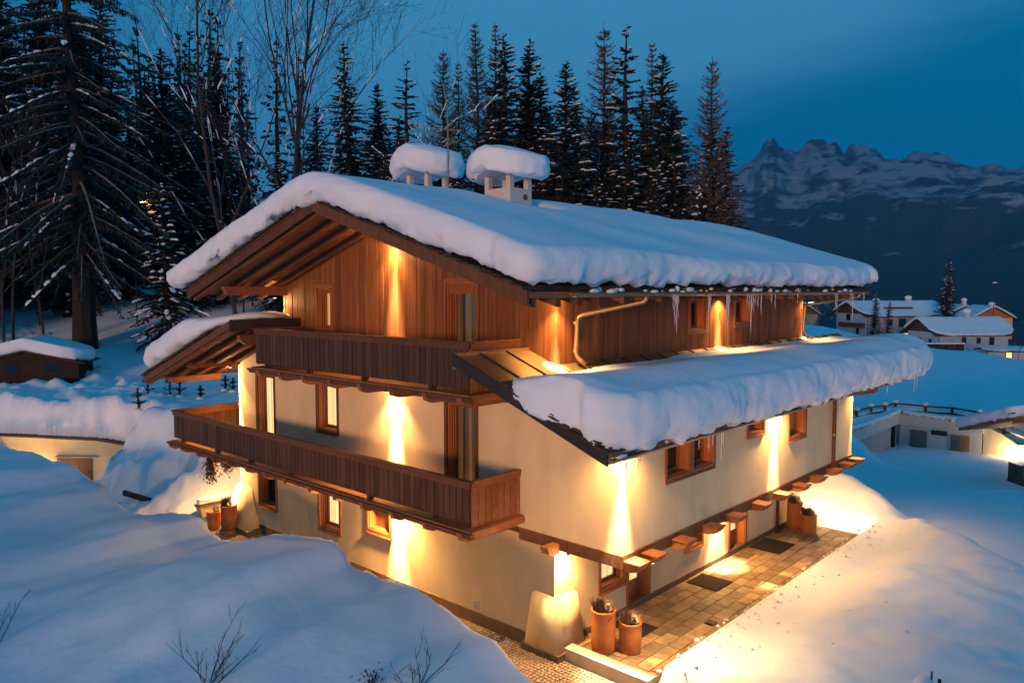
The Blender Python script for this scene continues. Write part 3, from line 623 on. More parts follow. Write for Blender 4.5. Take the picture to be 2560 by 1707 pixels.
# gutters, pipes
def gutter(x0, x1, y, z, r=.075):
    b = MB(); vs = []; fs = []; n = 9
    for x in (x0, x1):
        for rr in (r, r - .012):
            for j in range(n):
                a = math.pi * j / (n - 1); vs.append((x, y - rr * math.cos(a), z - rr * math.sin(a)))
    for j in range(n - 1):
        fs += [(j, j + 1, 2 * n + j + 1, 2 * n + j), (n + j + 1, n + j, 3 * n + j, 3 * n + j + 1), (j, n + j, n + j + 1, j + 1), (2 * n + j, 2 * n + j + 1, 3 * n + j + 1, 3 * n + j)]
    fs += [(0, 2 * n, 3 * n, n), (n - 1, 2 * n - 1, 4 * n - 1, 3 * n - 1), tuple(range(n)), tuple(range(3 * n - 1, 2 * n - 1, -1))]
    b.add(vs, fs); o = b.build('gutter', M['copper'], house)
    for x in np.arange(x0 + .5, x1, .9):
        k = MB(); k.box(x - .012, x + .012, y - r - .006, y + r + .006, z - .005, z + .012); k.build('bracket', M['flash'], o)
    return o
gutter(-1.35, 15.3, YE0 - .10, 7.93); gutter(XPV - .05, 15.6, -1.36, 5.06)
def pipe(pts, r=.05, rings=()):
    P_ = [Vector(p) for p in pts]; out = [P_[0]]
    for i in range(1, len(P_) - 1):
        a, c, d = P_[i - 1], P_[i], P_[i + 1]; ra = min(.13, (a - c).length / 2, (d - c).length / 2); p0 = c + (a - c).normalized() * ra; p1 = c + (d - c).normalized() * ra
        for t in (0, .25, .5, .75, 1): out.append(p0 * (1 - t) ** 2 + c * 2 * t * (1 - t) + p1 * t * t)
    out.append(P_[-1]); o = MB().tube(out, [r] * len(out), 10).build('downpipe', M['copper'], house, True)
    for q in rings: MB().tube([Vector(q) - Vector((0, 0, .03)), Vector(q) + Vector((0, 0, .03))], [r + .012] * 2, 10).build('collar', M['copper'], o)
    return o
pipe([(1.35, YE0 - .1, 7.86), (1.35, YE0 - .05, 7.74), (.55, 1.62, 7.42), (.55, 1.68, 6.5), (.62, 1.45, 6.33)], .055, [(.55, 1.68, 7.26), (.55, 1.68, 6.62)])
pipe([(15.0, YE0 - .1, 7.86), (15.0, YE0 - .05, 7.76), (13.45, 1.62, 7.5), (13.45, 1.68, 6.5), (13.4, 1.45, 6.33)], .05, [(13.45, 1.68, 7.3)])
dp = pipe([(11.66, -1.36, 5.0), (11.66, -1.3, 4.9), (11.66, -.12, 4.62), (11.66, -.12, 2.3), (11.72, 1.6, 2.05), (11.72, 1.7, 1.9), (11.72, 1.7, -.2)], .06, [(11.66, -.12, 3.4)]); dp.data.materials[0] = M['beam']

# ---- chimneys
def chimney(x0, x1, y0, y1, z0, ledge, top):
    ch = MB(); ch.box(x0, x1, y0, y1, z0, ledge); o = ch.build('chimney', M['white'], house)
    w = .17
    for x in (x0, x1 - w):
        for y in (y0, y1 - w): board('post', M['white'], o, x, x + w, y, y + w, ledge, top)
    cy = (y0 + y1) / 2; e = .28
    for s in (-1, 1):
        b = MB(); b.hexa([(x0 - e, cy, top + .22), (x1 + e, cy, top + .22), (x0 - e, cy + s * ((y1 - y0) / 2 + e), top - .06), (x1 + e, cy + s * ((y1 - y0) / 2 + e), top - .06), (x0 - e, cy, top + .27), (x1 + e, cy, top + .27), (x0 - e, cy + s * ((y1 - y0) / 2 + e), top - .01), (x1 + e, cy + s * ((y1 - y0) / 2 + e), top - .01)]); b.build('cap_slab', M['shingle'], o)
    return o
c1 = chimney(3.3, 4.24, 6.25, 7.29, 9.4, 10.98, 11.34); MB().lathe([(.09, 0), (.09, .012)], 14).build('flue_plate', M['plinth'], c1).matrix_local = Matrix.Translation((3.95, 6.243, 10.74)) @ Matrix.Rotation(math.pi / 2, 4, 'X')
chimney(4.0, 4.96, 10.66, 11.76, 8.6, 11.4, 11.92)
b = MB(); b.box(-.012, .0, 4.2, 4.44, .05, .25)
b.build('vent', M['greywall'], house)

# ================================================================== SNOW ON ROOFS
def chaikin(P, k=2):
    for _ in range(k):
        Q = np.roll(P, -1, 0); P = np.stack([P * .75 + Q * .25, P * .25 + Q * .75], 1).reshape(-1, 2)
    return P
def resample(P, st):
    Q = np.vstack([P, P[:1]]); d = np.r_[0, np.cumsum(np.hypot(*np.diff(Q, axis=0).T))]; n = max(12, int(d[-1] / st)); t = np.linspace(0, d[-1], n, endpoint=False)
    return np.stack([np.interp(t, d, Q[:, 0]), np.interp(t, d, Q[:, 1])], 1)
def blanket(name, outline, zf, T, bulge, label, cat='snow blanket', step=.13, seed=0, lump=.06, M_=26, tuck=-72, mtl='snow', drop=0., parent=None, dome=0., group=None, rag=.07, round_=2):
    """thick snow lying on a roof: rounded bulging rim, soft top"""
    P = resample(chaikin(np.array(outline, float), round_), step); n = len(P)
    area = np.sum(P[:, 0] * np.roll(P[:, 1], -1) - np.roll(P[:, 0], -1) * P[:, 1])
    if area < 0: P = P[::-1].copy()
    tg = np.roll(P, -1, 0) - np.roll(P, 1, 0); tg /= np.linalg.norm(tg, axis=1)[:, None]; nm = np.stack([tg[:, 1], -tg[:, 0]], 1)
    for _ in range(4): nm = (np.roll(nm, 1, 0) + nm + np.roll(nm, -1, 0)); nm /= np.linalg.norm(nm, axis=1)[:, None]
    Tp = T(P[:, 0], P[:, 1]) if callable(T) else np.full(n, T)
    Bp = bulge(P[:, 0], P[:, 1]) if callable(bulge) else np.full(n, bulge)
    rings = []; angs = np.radians([tuck, -55, -38, -20, -4, 12, 28, 44, 58, 70, 81, 90])
    s_ = np.arange(n)
    for a in angs:
        bl = Bp * (1 + .30 * fbm(P[:, 0] + P[:, 1] * .7, P[:, 1] - P[:, 0] * .3, .55, 3, seed + 1) * max(math.cos(a), .2))
        xy = P + nm * (bl * math.cos(a) - (bl * .25 if a < -1 else 0))[:, None]
        zz = zf(P[:, 0], P[:, 1]) + Tp * (.5 + .5 * math.sin(a)) - drop * (1 - math.sin(a)) * .5
        if a < 0: zz = zz - rag * np.abs(fbm(P[:, 0] * 1.0 + a, P[:, 1] + P[:, 0], 2.1, 3, seed + 2)) * (1 if a > -1.1 else .7) + .03
        rings.append(np.stack([xy[:, 0], xy[:, 1], zz], 1))
    c0 = P.min(0); c1 = P.max(0); ext = c1 - c0; ax = int(np.argmax(ext)); w = ext[1 - ax] / 2
    mid = (c0 + c1) / 2; K = np.full_like(P, 0); K[:] = mid; lo, hi = c0[ax] + w * .8, c1[ax] - w * .8
    if hi > lo: K[:, ax] = np.clip(P[:, ax], lo, hi)
    for i in range(1, M_ + 1):
        t = (i / M_) ** 1.25; q = P * (1 - t) + K * t
        tt = T(q[:, 0], q[:, 1]) if callable(T) else np.full(n, T)
        zz = zf(q[:, 0], q[:, 1]) + tt + dome * math.sin(min(1, t * 1.0) * math.pi / 2) + .05 * fbm(q[:, 0], q[:, 1], .35, 3, seed + 4) * min(1, t * 5)
        rings.append(np.stack([q[:, 0], q[:, 1], zz], 1))
    und = []                                                   # underside lies on the roof
    for t in (1, .7, .4, .15, .05):
        q = rings[0][:, :2] * (1 - t) + K * t; und.append(np.stack([q[:, 0], q[:, 1], zf(q[:, 0], q[:, 1]) - .0], 1))
    rings = und + rings
    V = np.concatenate(rings); R_ = len(rings)
    # lumps on the rim
    k = np.repeat(np.where(np.arange(R_) < 5, 0, np.clip(1 - (np.arange(R_) - 5) / 13, .0, 1)), n) * lump
    V[:, 2] += k * fbm(V[:, 0] * 1.0 + V[:, 1] * .6, V[:, 2] * 1.8 - V[:, 1] * .5, 2.6, 4, seed + 6, .6); nn = np.tile(nm, (R_, 1)) ; q = k * 1.3 * fbm(V[:, 0] * .8 + V[:, 1] * .8, V[:, 2] * 2.6 + V[:, 0] * .35, 1.5, 5, seed + 8, .65); V[:, :2] += nn * q[:, None]
    ix = np.arange(R_ * n).reshape(R_, n); nx_ = np.roll(ix, -1, 1)
    Fq = np.stack([ix[:-1].ravel(), nx_[:-1].ravel(), nx_[1:].ravel(), ix[1:].ravel()], 1)
    o = put(name, raw_mesh(name, V, Fq, M[mtl]), parent)
    if parent is None: tag(o, label, cat, group)
    return o
def rs(x, y): return 10.2 - .314 * np.sqrt((y - 7.45) ** 2 + .45) + .15 + .02
def Tm(x, y): return .70 + .10 * vnoise(x, y, .3, 3) - .42 * np.exp(-(np.maximum(np.abs(x - 3.75) - .55, 0) ** 2 + np.maximum(np.abs(y - 6.35) - .5, 0) ** 2) / .18)
snow_top = blanket('snow_blanket', [(XV - .05, YE0 + .25), (XV - .03, YE0 - .02), (XV + .3, YE0 - .04), (2, YE0 - .02), (6, YE0 - .04), (10, YE0 - .04), (XE + .5, YE0 - .05), (XE + .8, 2.5), (XE + .5, 7.45), (XE + .4, 12), (XE + .3, YE1 + .3), (8, YE1 + .3), (0, YE1 + .4), (XV + .3, YE1 + .45), (XV - .02, YE1 + .42), (XV - .06, YE1 + .1), (XV - .08, YE1 - 1), (XV - .08, 10.5), (XV - .10, 7.45), (XV - .07, 4)],
    lambda x, y: rs(x, y), Tm, lambda x, y: .26 + .14 * (y < 1) + .22 * (x > 15.5) + .14 * (y > 14), 'thick snow blanket on the main gable roof of the chalet', seed=11, M_=44, step=.11, round_=3, rag=.14, lump=.045)
def pz(x, y): return 6.64 - .381 * (2.6 - y) + .07
def Tpr(x, y): return .10 + .80 * sstep(1.25, -.75, y) ** .8 + .09 * vnoise(x, y, .4, 8) * sstep(1.2, 0, y)
snow_right = blanket('snow_blanket', [(XPV + .06, -1.33), (0, -1.36), (3, -1.34), (7, -1.36), (11, -1.34), (XPE + .5, -1.4), (XPE + .8, -.4), (XPE + .3, 1.3), (13, 1.32), (10.3, 1.28), (7, 1.34), (4.8, 1.36), (3.3, 1.18), (1.8, 1.24), (.8, 1.2), (-.5, 1.02), (-1.3, .78), (-1.7, .80), (XPV + .2, 1.12), (XPV + .02, .9), (XPV - .02, 0)],
    pz, Tpr, lambda x, y: np.where(y < -.7, .33, .07), 'long snow blanket on the lower copper roof facing the terrace', seed=23, M_=20, step=.10, lump=.07, rag=.16, round_=2, drop=.12)
def plz(x, y): return 7.10 - .335 * (y - 12.18) + .13
snow_left = blanket('snow_blanket', [(XPV + .05, 13.3), (XPV - .05, 15), (XPV - .02, 18.55), (0, 18.6), (6, 18.6), (XPE, 18.6), (XPE, 13.2), (6, 13.2), (0, 13.15), (-.6, 12.6), (-1.6, 12.7)],
    plz, lambda x, y: .28 + .5 * sstep(12.9, 15.2, y), .28, 'snow blanket on the lower roof behind the far corner balcony', seed=37, M_=16, step=.13)
def capz(cx, cy): return lambda x, y: 11.22 - .18 * np.abs(y - cy) + 0 * x
blanket('snow_mound', [(2.85, 5.75), (4.7, 5.75), (4.75, 7.8), (2.85, 7.8)], lambda x, y: 11.47 - .26 * np.abs(y - 6.77), lambda x, y: .72 + 0 * x, .24, 'round snow cap on the nearer chimney with its full shaft showing', 'snow mound', step=.08, seed=51, M_=10, lump=.07, dome=.1, group='snow caps on the chimneys')
blanket('snow_mound', [(3.55, 10.15), (5.4, 10.15), (5.45, 12.3), (3.55, 12.3)], lambda x, y: 12.05 - .26 * np.abs(y - 11.2), lambda x, y: .85 + 0 * x, .24, 'round snow cap on the farther chimney behind the ridge', 'snow mound', step=.08, seed=57, M_=10, lump=.07, dome=.1, group='snow caps on the chimneys')
def icicles(par, spots):
    for x, y, z, l in spots:
        b = MB(); k = 7; r = .007 + .009 * l
        b.tube([(x + .008 * math.sin(i * 2.1 + x * 9), y + .008 * math.cos(i * 1.7), z - l * i / k) for i in range(k + 1)], [r * (1 - i / k) ** .8 + .003 + .003 * math.sin(i * 5 + x) for i in range(k + 1)], 6); b.build('icicle', M['ice'], par, True)
ic = []
for x, l in ((2.42, .75), (2.50, .95), (2.56, .6), (2.34, .4), (4.02, .95), (4.10, .45), (4.95, .8), (5.03, 1.35), (5.10, .5), (6.10, .35), (6.22, .5), (6.35, 1.25), (6.46, .6), (6.58, .35), (6.75, .45), (6.95, .65), (7.6, .3), (7.85, .45), (9.4, .3), (12.5, .55), (12.62, .7), (13.9, .5), (14.1, 1.0), (15.2, .6)):
    ic.append((x, YE0 - .17, 7.90, l))
icicles(snow_top, ic)
for i in range(46):                                            # snow caught on the gutter and between the shingles
    x = rnd.uniform(-1.2, 15.2); r = rnd.uniform(.025, .09)
    MB().ball((x, YE0 - .06 + rnd.uniform(-.03, .08), 7.95 + r * .1 + rnd.uniform(0, .07)), r, 7, 5, (rnd.uniform(1, 3.2), .8, rnd.uniform(.5, 1))).build('clump', M['snowrough'], snow_top, True)
for i in range(30):
    x = rnd.uniform(-2.1, 15.4); r = rnd.uniform(.025, .085)
    MB().ball((x, -1.34 + rnd.uniform(-.03, .08), 5.06 + r * .1 + rnd.uniform(0, .06)), r, 7, 5, (rnd.uniform(1, 4), .8, rnd.uniform(.5, 1))).build('clump', M['snowrough'], snow_right, True)
icicles(snow_right, [(x, -1.45, 5.02, l) for x, l in ((-2.0, .3), (-1.62, .35), (-1.55, .2), (.55, .22), (.95, .3), (1.12, .25), (1.5, .6), (1.58, .35), (4.6, .3), (8.3, .35), (8.5, .25), (9.0, .22), (9.2, .55), (12.4, .3), (15.3, .5), (15.6, .4))])

# ================================================================== LAMPS OF THE CHALET
def lamp(pos, aim, watts, angle=38, blend=.75, size=.12, spill=0, col=(1, .72, .40), wide=140, pt=0):
    """small wall spotlight: body, bracket, glowing lens and its own light"""
    p = Vector(pos); d = Vector(aim).normalized(); b = MB()
    b.tube([p - d * .11, p - d * .015, p], [.038, .046, .046], 10); o = b.build('spotlight', M['iron'], house)
    ln = MB(); ln.tube([p + d * .001, p + d * .007], [.034, .030], 10); ln.build('lens', M['lamp'], o)
    l = bpy.data.lights.new('spotlight_beam', 'SPOT'); l.energy = watts; l.spot_size = math.radians(angle); l.spot_blend = blend; l.shadow_soft_size = size; l.color = col
    lo = bpy.data.objects.new('spotlight_beam', l); C.objects.link(lo); lo.parent = o; lo.location = p + d * .05; lo.rotation_euler = (-d).to_track_quat('Z', 'Y').to_euler()
    if pt:
        q = bpy.data.lights.new('spotlight_glow', 'POINT'); q.energy = pt; q.shadow_soft_size = .05; q.color = (1, .55, .20)
        qo = bpy.data.objects.new('spotlight_glow', q); C.objects.link(qo); qo.parent = o; qo.location = p + d * .12
    if spill:
        q = bpy.data.lights.new('spotlight_spill', 'SPOT'); q.energy = spill * SP; q.spot_size = math.radians(wide); q.spot_blend = 1; q.shadow_soft_size = .06; q.color = (1, .55, .19)
        qo = bpy.data.objects.new('spotlight_spill', q); C.objects.link(qo); qo.parent = o; qo.location = p + d * .06; qo.rotation_euler = lo.rotation_euler
def toward(nx_, ny_, k=.09): return (nx_ * k, ny_ * k, -1)
LW = 6800; SP = 15
lamp((-.20, 7.45, 9.28), toward(1, 0, .05), LW * 1.5, 21, spill=40, pt=90, wide=110)          # gable
lamp((-.19, 1.62, 7.80), toward(1, 1, .05), LW * 1.5, 22, spill=36, pt=30, wide=110)
lamp((-.19, 13.32, 7.75), toward(1, -1, .05), LW * 1.2, 24, spill=30, pt=60, wide=110)
lamp((7.47, 1.60, 7.80), toward(0, 1, .06), LW * 1.2, 21, spill=22)
lamp((13.83, 1.62, 7.78), toward(-1, 1, .05), LW * 1.0, 22, spill=18)
lamp((-.20, 7.45, 5.36), toward(1, 0, .05), LW * 1.3, 23, spill=80, pt=50, wide=104)          # first floor
lamp((-.20, 16.40, 5.30), toward(1, -1, .05), LW * 1.4, 26, spill=70, pt=70, wide=104)
lamp((-.18, -.18, 4.96), toward(1, 1, .05), LW * 1.5, 24, spill=90, pt=50, wide=130)
lamp((7.41, -.20, 4.85), toward(0, 1, .06), LW * .9, 22, spill=70, wide=150)
lamp((13.83, -.18, 4.9), toward(-1, 1, .05), LW * .40, 24, spill=34)
lamp((-.20, 7.38, 2.36), toward(1, 0, .05), LW * .9, 28, spill=120, pt=640)          # ground floor
lamp((-.22, 16.40, 2.36), toward(1, -1, .05), LW * .5, 34, spill=50, wide=170, pt=110)
lamp((.22, 1.60, 2.02), toward(0, 1, .05), LW * .004, 26, spill=26, pt=95)
lamp((7.63, 1.56, 2.06), toward(0, 1, .02), LW * .55, 44, spill=46, wide=160)
lamp((13.75, 1.45, 2.06), toward(.1, -.35, .9), LW * .03, 110, blend=1, spill=18, wide=175, pt=22)
lamp((.9, -.20, 2.10), (.05, -.25, -1), LW * .045, 130, blend=1, spill=16, wide=160)

# ================================================================== TERRACE, COBBLES AND WHAT STANDS THERE
ter = tag(MB().box(.25, 13.45, -.50, 1.84, -.5, -.222).build('terrace', M['mortar']), 'sandstone paved terrace along the eaves front of the chalet', kind='structure')
y = -.49
row = 0
hs = [.20, .36, .36, .33, .36, .36, .34]
for hgt in hs:
    x = .28 - rnd.uniform(0, .3)
    while x < 13.42:
        w = rnd.uniform(.42, .74); a, c = max(x, .27), min(x + w, 13.43)
        if c - a > .06:
            zt = -.20 + rnd.uniform(-.004, .005); put('paver', unit_box(M['paver']), ter, ((a + c) / 2, y + hgt / 2, zt - .03), (rnd.uniform(-.004, .004), rnd.uniform(-.004, .004), 0), (c - a - .022, hgt - .022, .06))
        x += w
    y += hgt
pth = tag(MB().box(-3.4, .30, -1.9, 17.35, -.9, -.375).build('cobbled_path', M['mortar']), 'fan laid cobbled path between the gable front and the snow bank', kind='structure')
cobs = []
for lane in range(-3, 1):
    xc = lane * 1.05 - .55
    for k in range(-20, 190):
        for j in range(-5, 6):
            dx = j * .1; yy = k * .105 + .42 * (1 - math.sqrt(max(0, 1 - (dx / .62) ** 2))) + .02 * (j % 2)
            if abs(dx) > .5: continue
            px_, py_ = xc + dx, yy - .6
            if -3.2 < px_ < .12 and -1.75 < py_ < 17.25 and not (px_ > -.2 and 1.5 < py_ < 2.7) and not (px_ > .1): cobs.append((px_ + rnd.uniform(-.008, .008), py_ + rnd.uniform(-.008, .008), math.atan2(dx, .62)))
cobs.sort(key=lambda c: (c[0] - CAM.x) ** 2 + (c[1] - CAM.y) ** 2 if (-1.9 < c[0] and c[1] < 5.5) else 9e9)
def cob_mesh(sd):
    r_ = random.Random(sd); b = MB(); s = .044; t = .030
    b.hexa([(-s, -s, -.05), (s, -s, -.05), (-s, s, -.05), (s, s, -.05)] + [(sx * t * r_.uniform(.9, 1.15), sy * t * r_.uniform(.9, 1.15), r_.uniform(.010, .020)) for sy in (-1, 1) for sx in (-1, 1)]); return b
cm = [cob_mesh(i).mesh('cobble', M['cobble']) for i in range(4)]
for i, (x, y, a) in enumerate(cobs[:290]): put('cobble', cm[i % 4], pth, (x, y, -.348 + rnd.uniform(-.006, .006)), (rnd.uniform(-.06, .06), rnd.uniform(-.06, .06), a))
b = MB(); src = [cob_mesh(i) for i in range(4)]
for i, (x, y, a) in enumerate(cobs[290:]):
    c_, s_ = math.cos(a), math.sin(a); dz = rnd.uniform(-.006, .006)
    b.add([(x + u * c_ - v * s_, y + u * s_ + v * c_, w - .348 + dz) for u, v, w in src[i % 4].v], src[0].f)
tag(b.build('cobbles', M['cobble'], pth), kind='stuff')
# kerb wall from the buttress out to the snow
kb = thing('kerb_wall', 'low white kerb wall running from the flared buttress out past the flowerpots', 'kerb wall', (0.25, .6, -.35))
def kid(name, m, par, x0, x1, y0, y1, z0, z1):
    o = board(name, m, par, x0, x1, y0, y1, z0, z1); o.location -= par.location; return o
kid('wall', M['stucco'], kb, .06, .26, -.62, 1.548, -.6, -.095); kid('coping', M['greywall'], kb, .02, .33, -.66, 1.552, -.093, -.052)
def slabmat(name, label, cat, x0, x1, y0, y1, m, z=-.193, h=.018, group=None):
    me = MB().box(x0, x1, y0, y1, z, z + h).mesh(name, M[m]); return tag(put(name, me), label, cat, group)
slabmat('doormat', 'large dark doormat before the far end of the terrace', 'doormat', 9.66, 10.9, .73, 1.72, 'mat')
slabmat('doormat', 'dark doormat in the middle of the terrace left of the bright lamp pool', 'doormat', 5.65, 6.55, .73, 1.68, 'mat')
slabmat('doormat', 'dark doormat behind the two nearest flowerpots', 'doormat', 1.92, 2.6, .7, 1.66, 'mat')
slabmat('door_grate', 'small dark grate set before the lit far door', 'grate', 8.62, 9.12, 1.28, 1.71, 'plinth', h=.012)
dr = thing('drain_cover', 'small square black drain cover at the terrace edge', 'drain cover', (3.74, -.115, -.19))
kid('frame', M['iron'], dr, 3.61, 3.87, -.225, -.005, -.195, -.176)
for i in range(5): kid('bar', M['flash'], dr, 3.635, 3.845, -.205 + i * .042, -.18 + i * .042, -.1755, -.166)

def plants(par, r, z, seed, kinds, loc):
    q = random.Random(seed)
    if 'dry' in kinds:
        b = MB()
        for i in range(110):
            a = q.uniform(0, 6.28); rr = r * .55 * q.random(); bx, by = r * .32 + rr * math.cos(a) * .6, -r * .15 + rr * math.sin(a) * .6; h = q.uniform(.12, .30); lx, ly = q.uniform(-.12, .14), q.uniform(-.12, .12)
            b.tube([(bx, by, z), (bx + lx * .4, by + ly * .4, z + h * .6), (bx + lx, by + ly, z + h)], [.005, .004, .0015], 3, False)
        b.build('dry_grass', M['dry'], par)
    if 'heather' in kinds:
        b = MB()
        for i in range(150):
            a = q.uniform(0, 6.28); rr = r * .6 * q.random() ** .6; bx, by = -r * .3 + rr * math.cos(a) * .7, r * .25 + rr * math.sin(a) * .7; h = q.uniform(.14, .36)
            lx, ly = q.uniform(-.1, .1), q.uniform(-.1, .1)
            b.tube([(bx, by, z), (bx + lx * .5, by + ly * .5, z + h * .55), (bx + lx, by + ly, z + h)], [.007, .011, .003], 3, False)
        b.build('heather', M['heather'], par)
    if 'rosette' in kinds:
        b = MB(); cx_, cy_ = -r * .1, -r * .5
        for k in range(4):
            for j in range(7):
                a = j * 6.28 / 7 + k * .45; rr = .115 - k * .02; hz_ = .09 + k * .03
                u = Vector((math.cos(a), math.sin(a), 0)); w = Vector((-u.y, u.x, 0)); c_ = Vector((cx_, cy_, z + hz_))
                b.add([c_, c_ + u * rr * .6 + w * .035 + Vector((0, 0, .02)), c_ + u * rr + Vector((0, 0, .045 + k * .012)), c_ + u * rr * .6 - w * .035 + Vector((0, 0, .02))], [(0, 1, 2, 3)])
        b.build('rosette', M['cabbage'], par)
def pot(name, label, x, y, z, h, r0, r1, kinds, seed, flare=False, group=None):
    t = thing(name, label, 'flowerpot', (x, y, z), 0, group)
    prof = [(r0 * .97, 0), (r0, .02)] + ([(r0 * 1.02, h * .3), (r1 * 1.02, h * .7)] if not flare else []) + [(r1, h - .05), (r1 * 1.04, h - .03), (r1 * 1.04, h), (r1 * .9, h), (r1 * .88, h - .09)]
    if flare: prof = [(r0 * 1.30, 0), (r0 * 1.30, .06), (r0 * 1.05, .16)] + prof[1:]
    MB().lathe(prof, 24).build('pot', M['terra'], t, True)
    s = MB(); s.lathe([(.01, h - .075), (r1 * .87, h - .085), (r1 * .87, h - .095)], 18); s.build('soil', M['soil'], t); plants(t, r1, h - .08, seed, kinds, None)
    return t
K3 = ('dry', 'heather', 'rosette')
pt = pot('flowerpot', 'tall orange terracotta pot beside the flared buttress', .80, 1.03, -.2, .95, .27, .275, K3, 1, group='terracotta flowerpots')
b = MB()                                                       # sprig relief pressed into the clay
for i in range(9):
    a = -2.15 + i * .035; b.tube([(.281 * math.cos(a), .281 * math.sin(a), .76 + .012 * i), (.281 * math.cos(a + .03), .281 * math.sin(a + .03), .79 + .012 * i)], [.006, .003], 4)
b.build('sprig_relief', M['soil'], pt)
pot('flowerpot', 'short orange terracotta pot at the near corner of the terrace', 1.16, .54, -.2, .70, .245, .255, K3, 2, group='terracotta flowerpots')
pot('flowerpot', 'tall terracotta pot at the far end of the terrace by the glowing corner', 12.62, 1.48, -.2, .92, .255, .255, K3, 3, group='terracotta flowerpots')
pot('flowerpot', 'short terracotta pot at the far end of the terrace on the snow side', 12.40, .9, -.2, .64, .25, .255, K3, 4, group='terracotta flowerpots')
pot('flowerpot', 'tall dark backlit pot with a flared foot by the far buttress', -.62, 15.9, -.36, .95, .26, .27, ('heather', 'rosette'), 5, True, group='terracotta flowerpots')
pot('flowerpot', 'short backlit pot with pale plants by the far buttress', -.86, 16.55, -.36, .66, .21, .24, ('dry', 'rosette'), 6, group='terracotta flowerpots')
# snow filled trough and hanging fir spray near the far corner
tr = thing('plant_trough', 'pale tapered trough heaped with snow at the far corner of the chalet', 'trough', (-.35, 17.45, -.1))
b = MB(); b.hexa([(-.55, -.14, 0), (.5, -.14, 0), (-.55, .14, 0), (.5, .14, 0), (-.68, -.2, .42), (.62, -.2, .42), (-.68, .2, .42), (.62, .2, .42)]); b.build('body', M['stucco'], tr)
b = MB(); b.box(-.7, .64, -.22, .22, .421, .45); b.build('rim', M['beam'], tr)
bo = blanket('snow', [(-.66, -.18), (.6, -.18), (.6, .18), (-.66, .18)], lambda x, y: .45 + 0 * x, lambda x, y: .22 + 0 * x, .05, None, step=.06, parent=tr, M_=6, seed=70, lump=.03, rag=.02)

# ================================================================== TREES
def tri_mesh(name, T_, m):
    T_ = np.asarray(T_, np.float32).reshape(-1, 3); n = len(T_) // 3
    return raw_mesh(name, T_, np.arange(n * 3).reshape(n, 3), m, False)
def tube_np(pts, rad, n=4):
    """open tube as quads -> triangles list (k,3,3)"""
    pts = np.asarray(pts, float); rad = np.asarray(rad, float); k = len(pts)
    t = np.gradient(pts, axis=0); t /= np.linalg.norm(t, axis=1)[:, None] + 1e-9
    ref = np.array([0, 0, 1.]) if abs(t[0][2]) < .8 else np.array([1., 0, 0])
    u = np.cross(t, ref); u /= np.linalg.norm(u, axis=1)[:, None] + 1e-9; w = np.cross(t, u)
    a = np.arange(n) * 2 * math.pi / n; ring = pts[:, None] + (u[:, None] * np.cos(a)[None, :, None] + w[:, None] * np.sin(a)[None, :, None]) * rad[:, None, None]
    A = ring[:-1]; B = ring[1:]; A2 = np.roll(A, -1, 1); B2 = np.roll(B, -1, 1)
    return np.concatenate([np.stack([A, A2, B2], 2).reshape(-1, 3, 3), np.stack([A, B2, B], 2).reshape(-1, 3, 3)])
def lump_np(c, d, l, w, h, rs_):
    """flattened low lump of snow lying along d"""
    d = d / (np.linalg.norm(d) + 1e-9); s = np.cross(d, [0, 0, 1.]); s /= np.linalg.norm(s) + 1e-9; up = np.cross(s, d)
    rings = []
    for ph in (-1, -.6, 0, .6, 1):
        r = math.sqrt(max(0, 1 - ph * ph)) if abs(ph) < 1 else .05
        a = np.arange(6) * math.pi / 3; k = 1 + rs_.uniform(-.25, .25, 6)
        rings.append(c + d * l * ph * .5 + s * (np.cos(a) * k * w * r)[:, None] + up * ((np.sin(a) * k * .5 + .5) * h * r - .02)[:, None])
    R_ = np.array(rings); A = R_[:-1]; B = R_[1:]; A2 = np.roll(A, -1, 1); B2 = np.roll(B, -1, 1)
    return np.concatenate([np.stack([A, A2, B2], 2).reshape(-1, 3, 3), np.stack([A, B2, B], 2).reshape(-1, 3, 3)])
